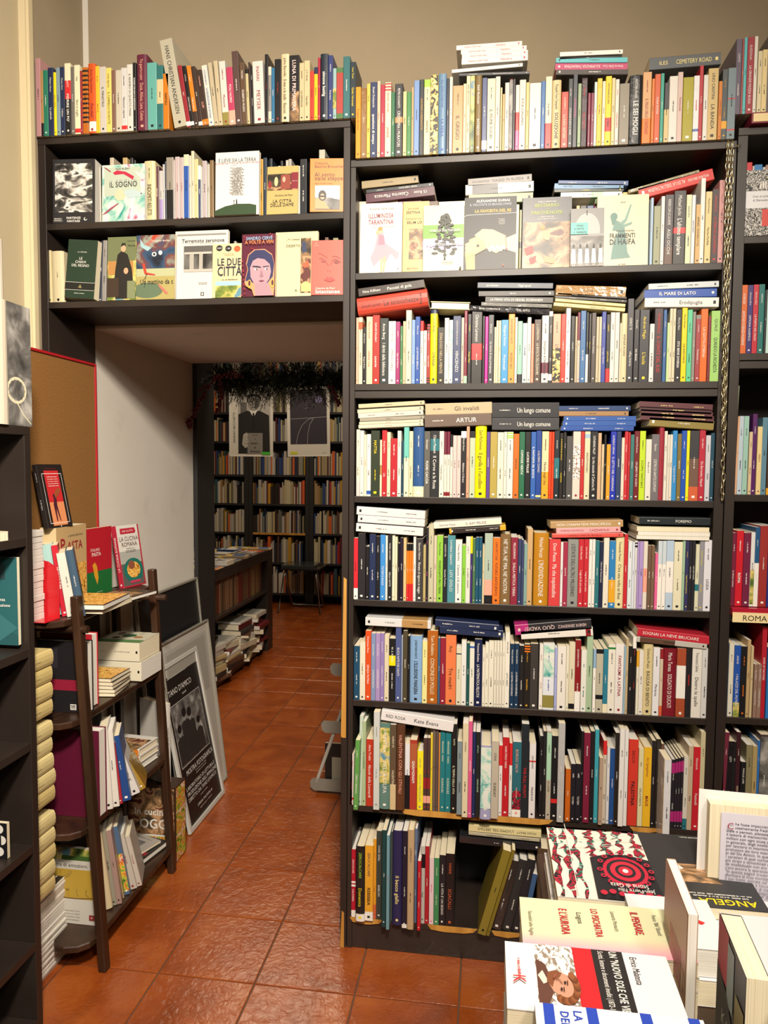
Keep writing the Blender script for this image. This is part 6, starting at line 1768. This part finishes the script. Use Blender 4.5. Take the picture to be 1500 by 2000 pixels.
def sole(P):
    P.rect(0,0,1,1,'wdcdade'); P.rect(.0,.18,1,.42,'w',12); P.rect(.0,.42,1,.54,'rc02028'); P.rect(.0,.54,1,.73,'k222022'); P.text('UN "NUOVO SOLE CHE VIENE', .5,.67,.017,'w',True,fit=.98*P.W); P.text('Scritti, lettere e documenti inediti (1872-1932)', .5,.595,.010,'w',fit=.95*P.W); P.text('Errico Malatesta', .28,.79,.012,'k2a2a30',fit=.42*P.W)
    P.poly([(.25,.185),(.32,.24),(.50,.265),(.72,.275),(.9,.24),(.98,.185)],'N5c3a30'); P.poly([(.42,.22),(.58,.25),(.62,.22),(.5,.19)],'wd8ccc0')
    P.poly([(.40,.30),(.44,.255),(.58,.245),(.72,.275),(.80,.33),(.78,.385),(.64,.41),(.48,.385)],'sc49078'); P.poly([(.40,.30),(.44,.25),(.58,.24),(.66,.27),(.56,.285),(.50,.32),(.44,.335)],'N7c4a30')
    for k in range(17):
        a_ = -.6+k*.19; P.ell(.64+.20*math.cos(a_),.345+.068*math.sin(a_),.055,.02,('N7a4626','N8c5432','N643820')[k%3],0,9)
    for u_,v_ in ((.60,.345),(.70,.32)): P.ell(u_,v_,.022,.006,'k'); P.line([(u_-.03,v_+.014),(u_+.03,v_+.014)],.0012,'N4a2c1c')
    P.line([(.62,.33),(.54,.305),(.58,.298)],.001,'N8a5840'); P.line([(.50,.295),(.56,.280)],.0016,'T9c5040')
    P.text('--', .45,.08,.012,'r'); P.text('K', .62,.08,.02,'r')
flat(.122,-1.308,.902,.110,.185,.030,-90,'wd8d4d4',sole,'white book with a bearded man portrait and red and black stripes',group=gT)
flat(.123,-1.308,.871,.110,.185,.030,-90,'wd4d0d0',None,'white book right under the bearded portrait book',group=gT)
flat(.122,-1.309,.840,.110,.185,.038,-90,'wd0ccc8',None,'lowest white book of the bearded portrait pile',group=gT)
flat(.255,-1.13,.872,.11,.11,.036,-90,'wdcdce0',lambda P:(P.text('KANGURO',.5,.6,.012,'r'),P.poly([(.4,.7),(.5,.85),(.55,.8),(.48,.7)],'r')),'white book with a small red emblem between the piles',group=gT)
flat(.255,-1.13,.835,.12,.12,.034,-90,'wd4d4d8',None,'white book beneath the one with a red emblem',group=gT)
def luna(P):
    P.rect(0,0,1,1,'wdcdce2')
    for a in (.05,.31,.63,.91): P.rect(0,a,1,a+.065,'u2444b0')
    P.text('LA LUNA', .24,.255,.012,'u2444b0',True,0); P.text('DEL', .15,.175,.012,'u2444b0',True,0)
flat(.140,-1.437,.917,.135,.166,.028,-90,'wdcdce2',lambda P: luna(P),'white book with blue stripes at the bottom edge of the photo',group=gT)
flat(.140,-1.437,.888,.135,.166,.028,-90,'wd8d8dc',None,'white book under the blue-striped one',group=gT)
flat(.141,-1.438,.859,.135,.166,.058,-90,'wd4d4d8',None,'thick white book at the base of the blue-striped pile',group=gT)
# standing books on the table
stand((.232,-1.17,.845), -92, .118, .132, .011, 'bb89878', lambda P:(P.rect(0,0,1,1,'w',3),P.rect(0,.45,1,1,'sb08878'),P.rect(.3,.2,.8,.55,'Ra04848'),P.text('------',.5,.4,.012,'s')), label='small book standing edge-on with a faded pink landscape cover, pages towards the right',group=gT)
stand((.262,-1.285,.850), -94, .105, .130, .022, 'k26242a', lambda P:(P.rect(0,.55,.4,1,'rb03848'),P.rect(.38,.45,.62,.95,'A8c9c9c'),P.poly([(0,.6),(.4,.5),(1,.1),(1,0),(0,0)],'k24242a'),P.text('KAOS',.5,.25,.03,'l'),P.rect(.7,.2,1,.7,'o8a7c40')), label='thick book standing edge-on with red, grey and black cover, front right',group=gT)
stand((.285,-1.40,.870), -94, .07, .10, .012, 'cdcd4a8', None, label='small cream book standing in front of the thick edge-on book',group=gT)
# open display book showing its flap text
ob = empty('book', (.335,-.955,.803), 'upright open book with a lavender-white flap full of text, behind the piles', 'book', gT, R(-4))
V, F = boxg(0,.24,.022,.0245,0,.165); mkobj('back_cover', V, F, M_COVER, ob, [C_('we6e4e2')]*6); V, F = boxg(.012,.22,.002,.0215,.003,.152); mkobj('page_block', V, F, M_PAPER, ob)
V, F = boxg(.028,.215,-.0010,.0,.0,.142); fl = mkobj('flap', V, F, M_COVER, ob, [C_('wd2cedc')]*6)
P = Print(); tx = ['he fosse impacciato o ansioso,','cessivamente freddoloso, esi-','biale o penoso, plateale o maniero-','il lettore di manoscritti - ovvero','milliani con ogni scusa più o meno','in generale, degli intellettuali tardo','per lanciarsi in interminabili, grotte','prolusioni dei loro manoscritti - ecco','pi del De Amicis. In questa opera spi','i caratteri di quei curiosi personaggi','più strani e dimenticati costumi del','de intellettuale non era inarrivabile','c\'era ancora la speranza di trovare','"In queste pagine troverete uno spi','sformare la noia mortale dei seccatori','il suo invito, entrate nel suo studio','sa avventura che è l\'incontro tra chi','"Gli odierni lettori di manoscritti','senza avere alcuna intenzione di','interesse ad ascoltare" (Ugo M)']
for i, t_ in enumerate(tx): P.text(t_, .048 if i < 2 else .036, .126-.0057*i, .0062, 'd3c3c48', False, 0, 'l')
P.text('C', .036, .123, .014, 'R', False, 0, 'l'); P.text('De Amicis Cinegoli, 1846', .06, .009, .005, 'R', False, 0, 'l'); P.build('lettering', fl, lambda u,v,l:(u,-.001-l,v))
for i, (x_, y_) in enumerate(((.42,-1.18),(.42,-1.36))):
    for j in range(2): flat(x_,y_,.836+.035*j,.16,.20,.033,-90+i*2,'wdadade',(lambda P:(P.text('DELLA',.5,.5,.035,'R',True,fit=.7*P.W),P.text('--',.5,.3,.01))) if j else None,uniq(f'white book with red capitals on the right of the table, pile {("behind","in front")[i]}, {("lower","upper")[j]} one'),group=gT)
flat(.40,-1.05,.820,.15,.14,.018,-90,'wdadade',lambda P:(P.text('DEI',.4,.5,.03,'R',True),),'white book lying before the open text book',group=gT)
# last books seen beyond the table on the lowest shelf
row((980,1560,2.885), ZM[7], 740, '''
775 200 g9c9a94 k - @t-14,y.0
812 215 k2a2a2e w - @t-14,y.0
860 240 k222226 w - @t-12,y.02
905 200 A7c8c98 k - @t-10,y.02
1000 215 cc8bc90 k - @t-8,y.0,H
1040 205 e2c6a44 w - @t-4,y.0
1080 225 k26262a w - @y.0
1110 215 W3a2c2c w -
''', .0, 'far right of the bottom shelf', 'books on the bottom shelf of the wide bookcase', depth=.18)
# ================= COUNTED KINDS: the 300 books that show largest stay single things =================
def px(p):
    d = Vector(p)-CAM; z = d.dot(fw); return 750+F_PX*d.dot(rt)/z, 1000-F_PX*d.dot(up)/z
bpy.context.view_layer.update()
cand = []
for o in list(col.objects):
    if o.parent is None and o.type == 'MESH' and o.get('category') == 'book' and o.name.split('.')[0] == 'book':
        P_ = [px(o.matrix_world @ v.co) for v in o.data.vertices if v.co.y < .02 or o.get('face')]
        xs = [min(1500,max(0,p[0])) for p in P_]; ys = [min(2000,max(0,p[1])) for p in P_]; cand.append(((max(xs)-min(xs))*(max(ys)-min(ys))*(.6 if 'ones, ' not in o['label'] and 'spine' not in o['label'] and 'lying' in o['label'] else 1), o))
sixth = [c for c in cand if 'sixth shelf of the wide' in str(c[1].get('group')) or 'bottom shelf of the wide' in str(c[1].get('group'))]
for a, o in sixth: o.name = 'comic_book'; o['category'] = 'comic book'; o['group'] = o['group'].replace('books', 'comic books'); 
cand = [c for c in cand if c not in sixth]; cand.sort(key=lambda c: -c[0])
keep = 296; JV, JF, JC, JM = [], [], [], []; mats_ = []; dead = []
def joinin(o, Mw):
    me = o.data; n = len(JV); JV.extend([tuple(Mw @ v.co) for v in me.vertices]); ca = me.color_attributes.get('Col')
    for p_ in me.polygons:
        JF.append(tuple(i+n for i in p_.vertices)); JC.append(tuple(ca.data[p_.loop_start].color) if ca else (1,1,1,1)); mm = me.materials[p_.material_index]
        if mm not in mats_: mats_.append(mm)
        JM.append(mats_.index(mm))
for a, o in cand[keep:]:
    joinin(o, o.matrix_world)
    for ch in o.children: joinin(ch, ch.matrix_world); dead.append(ch)
    dead.append(o)
for p0_, p1_, c in FARB:
    V, F = boxg(p0_[0],p1_[0],p0_[1],p1_[1],p0_[2],p1_[2]); n = len(JV); JV += V
    if M_COVER not in mats_: mats_.append(M_COVER)
    for f in F: JF.append(tuple(i+n for i in f)); JC.append(C_(c)); JM.append(mats_.index(M_COVER))
me_dead = [o.data for o in dead]
for o in dead: bpy.data.objects.remove(o)
for m_ in set(me_dead):
    if m_.users == 0: bpy.data.meshes.remove(m_)
jo = mkobj('books', JV, JF, mats_, None, JC, JM); tag(jo, 'remaining slim spines between the larger books and all books of the far room', 'books', None, 'stuff')
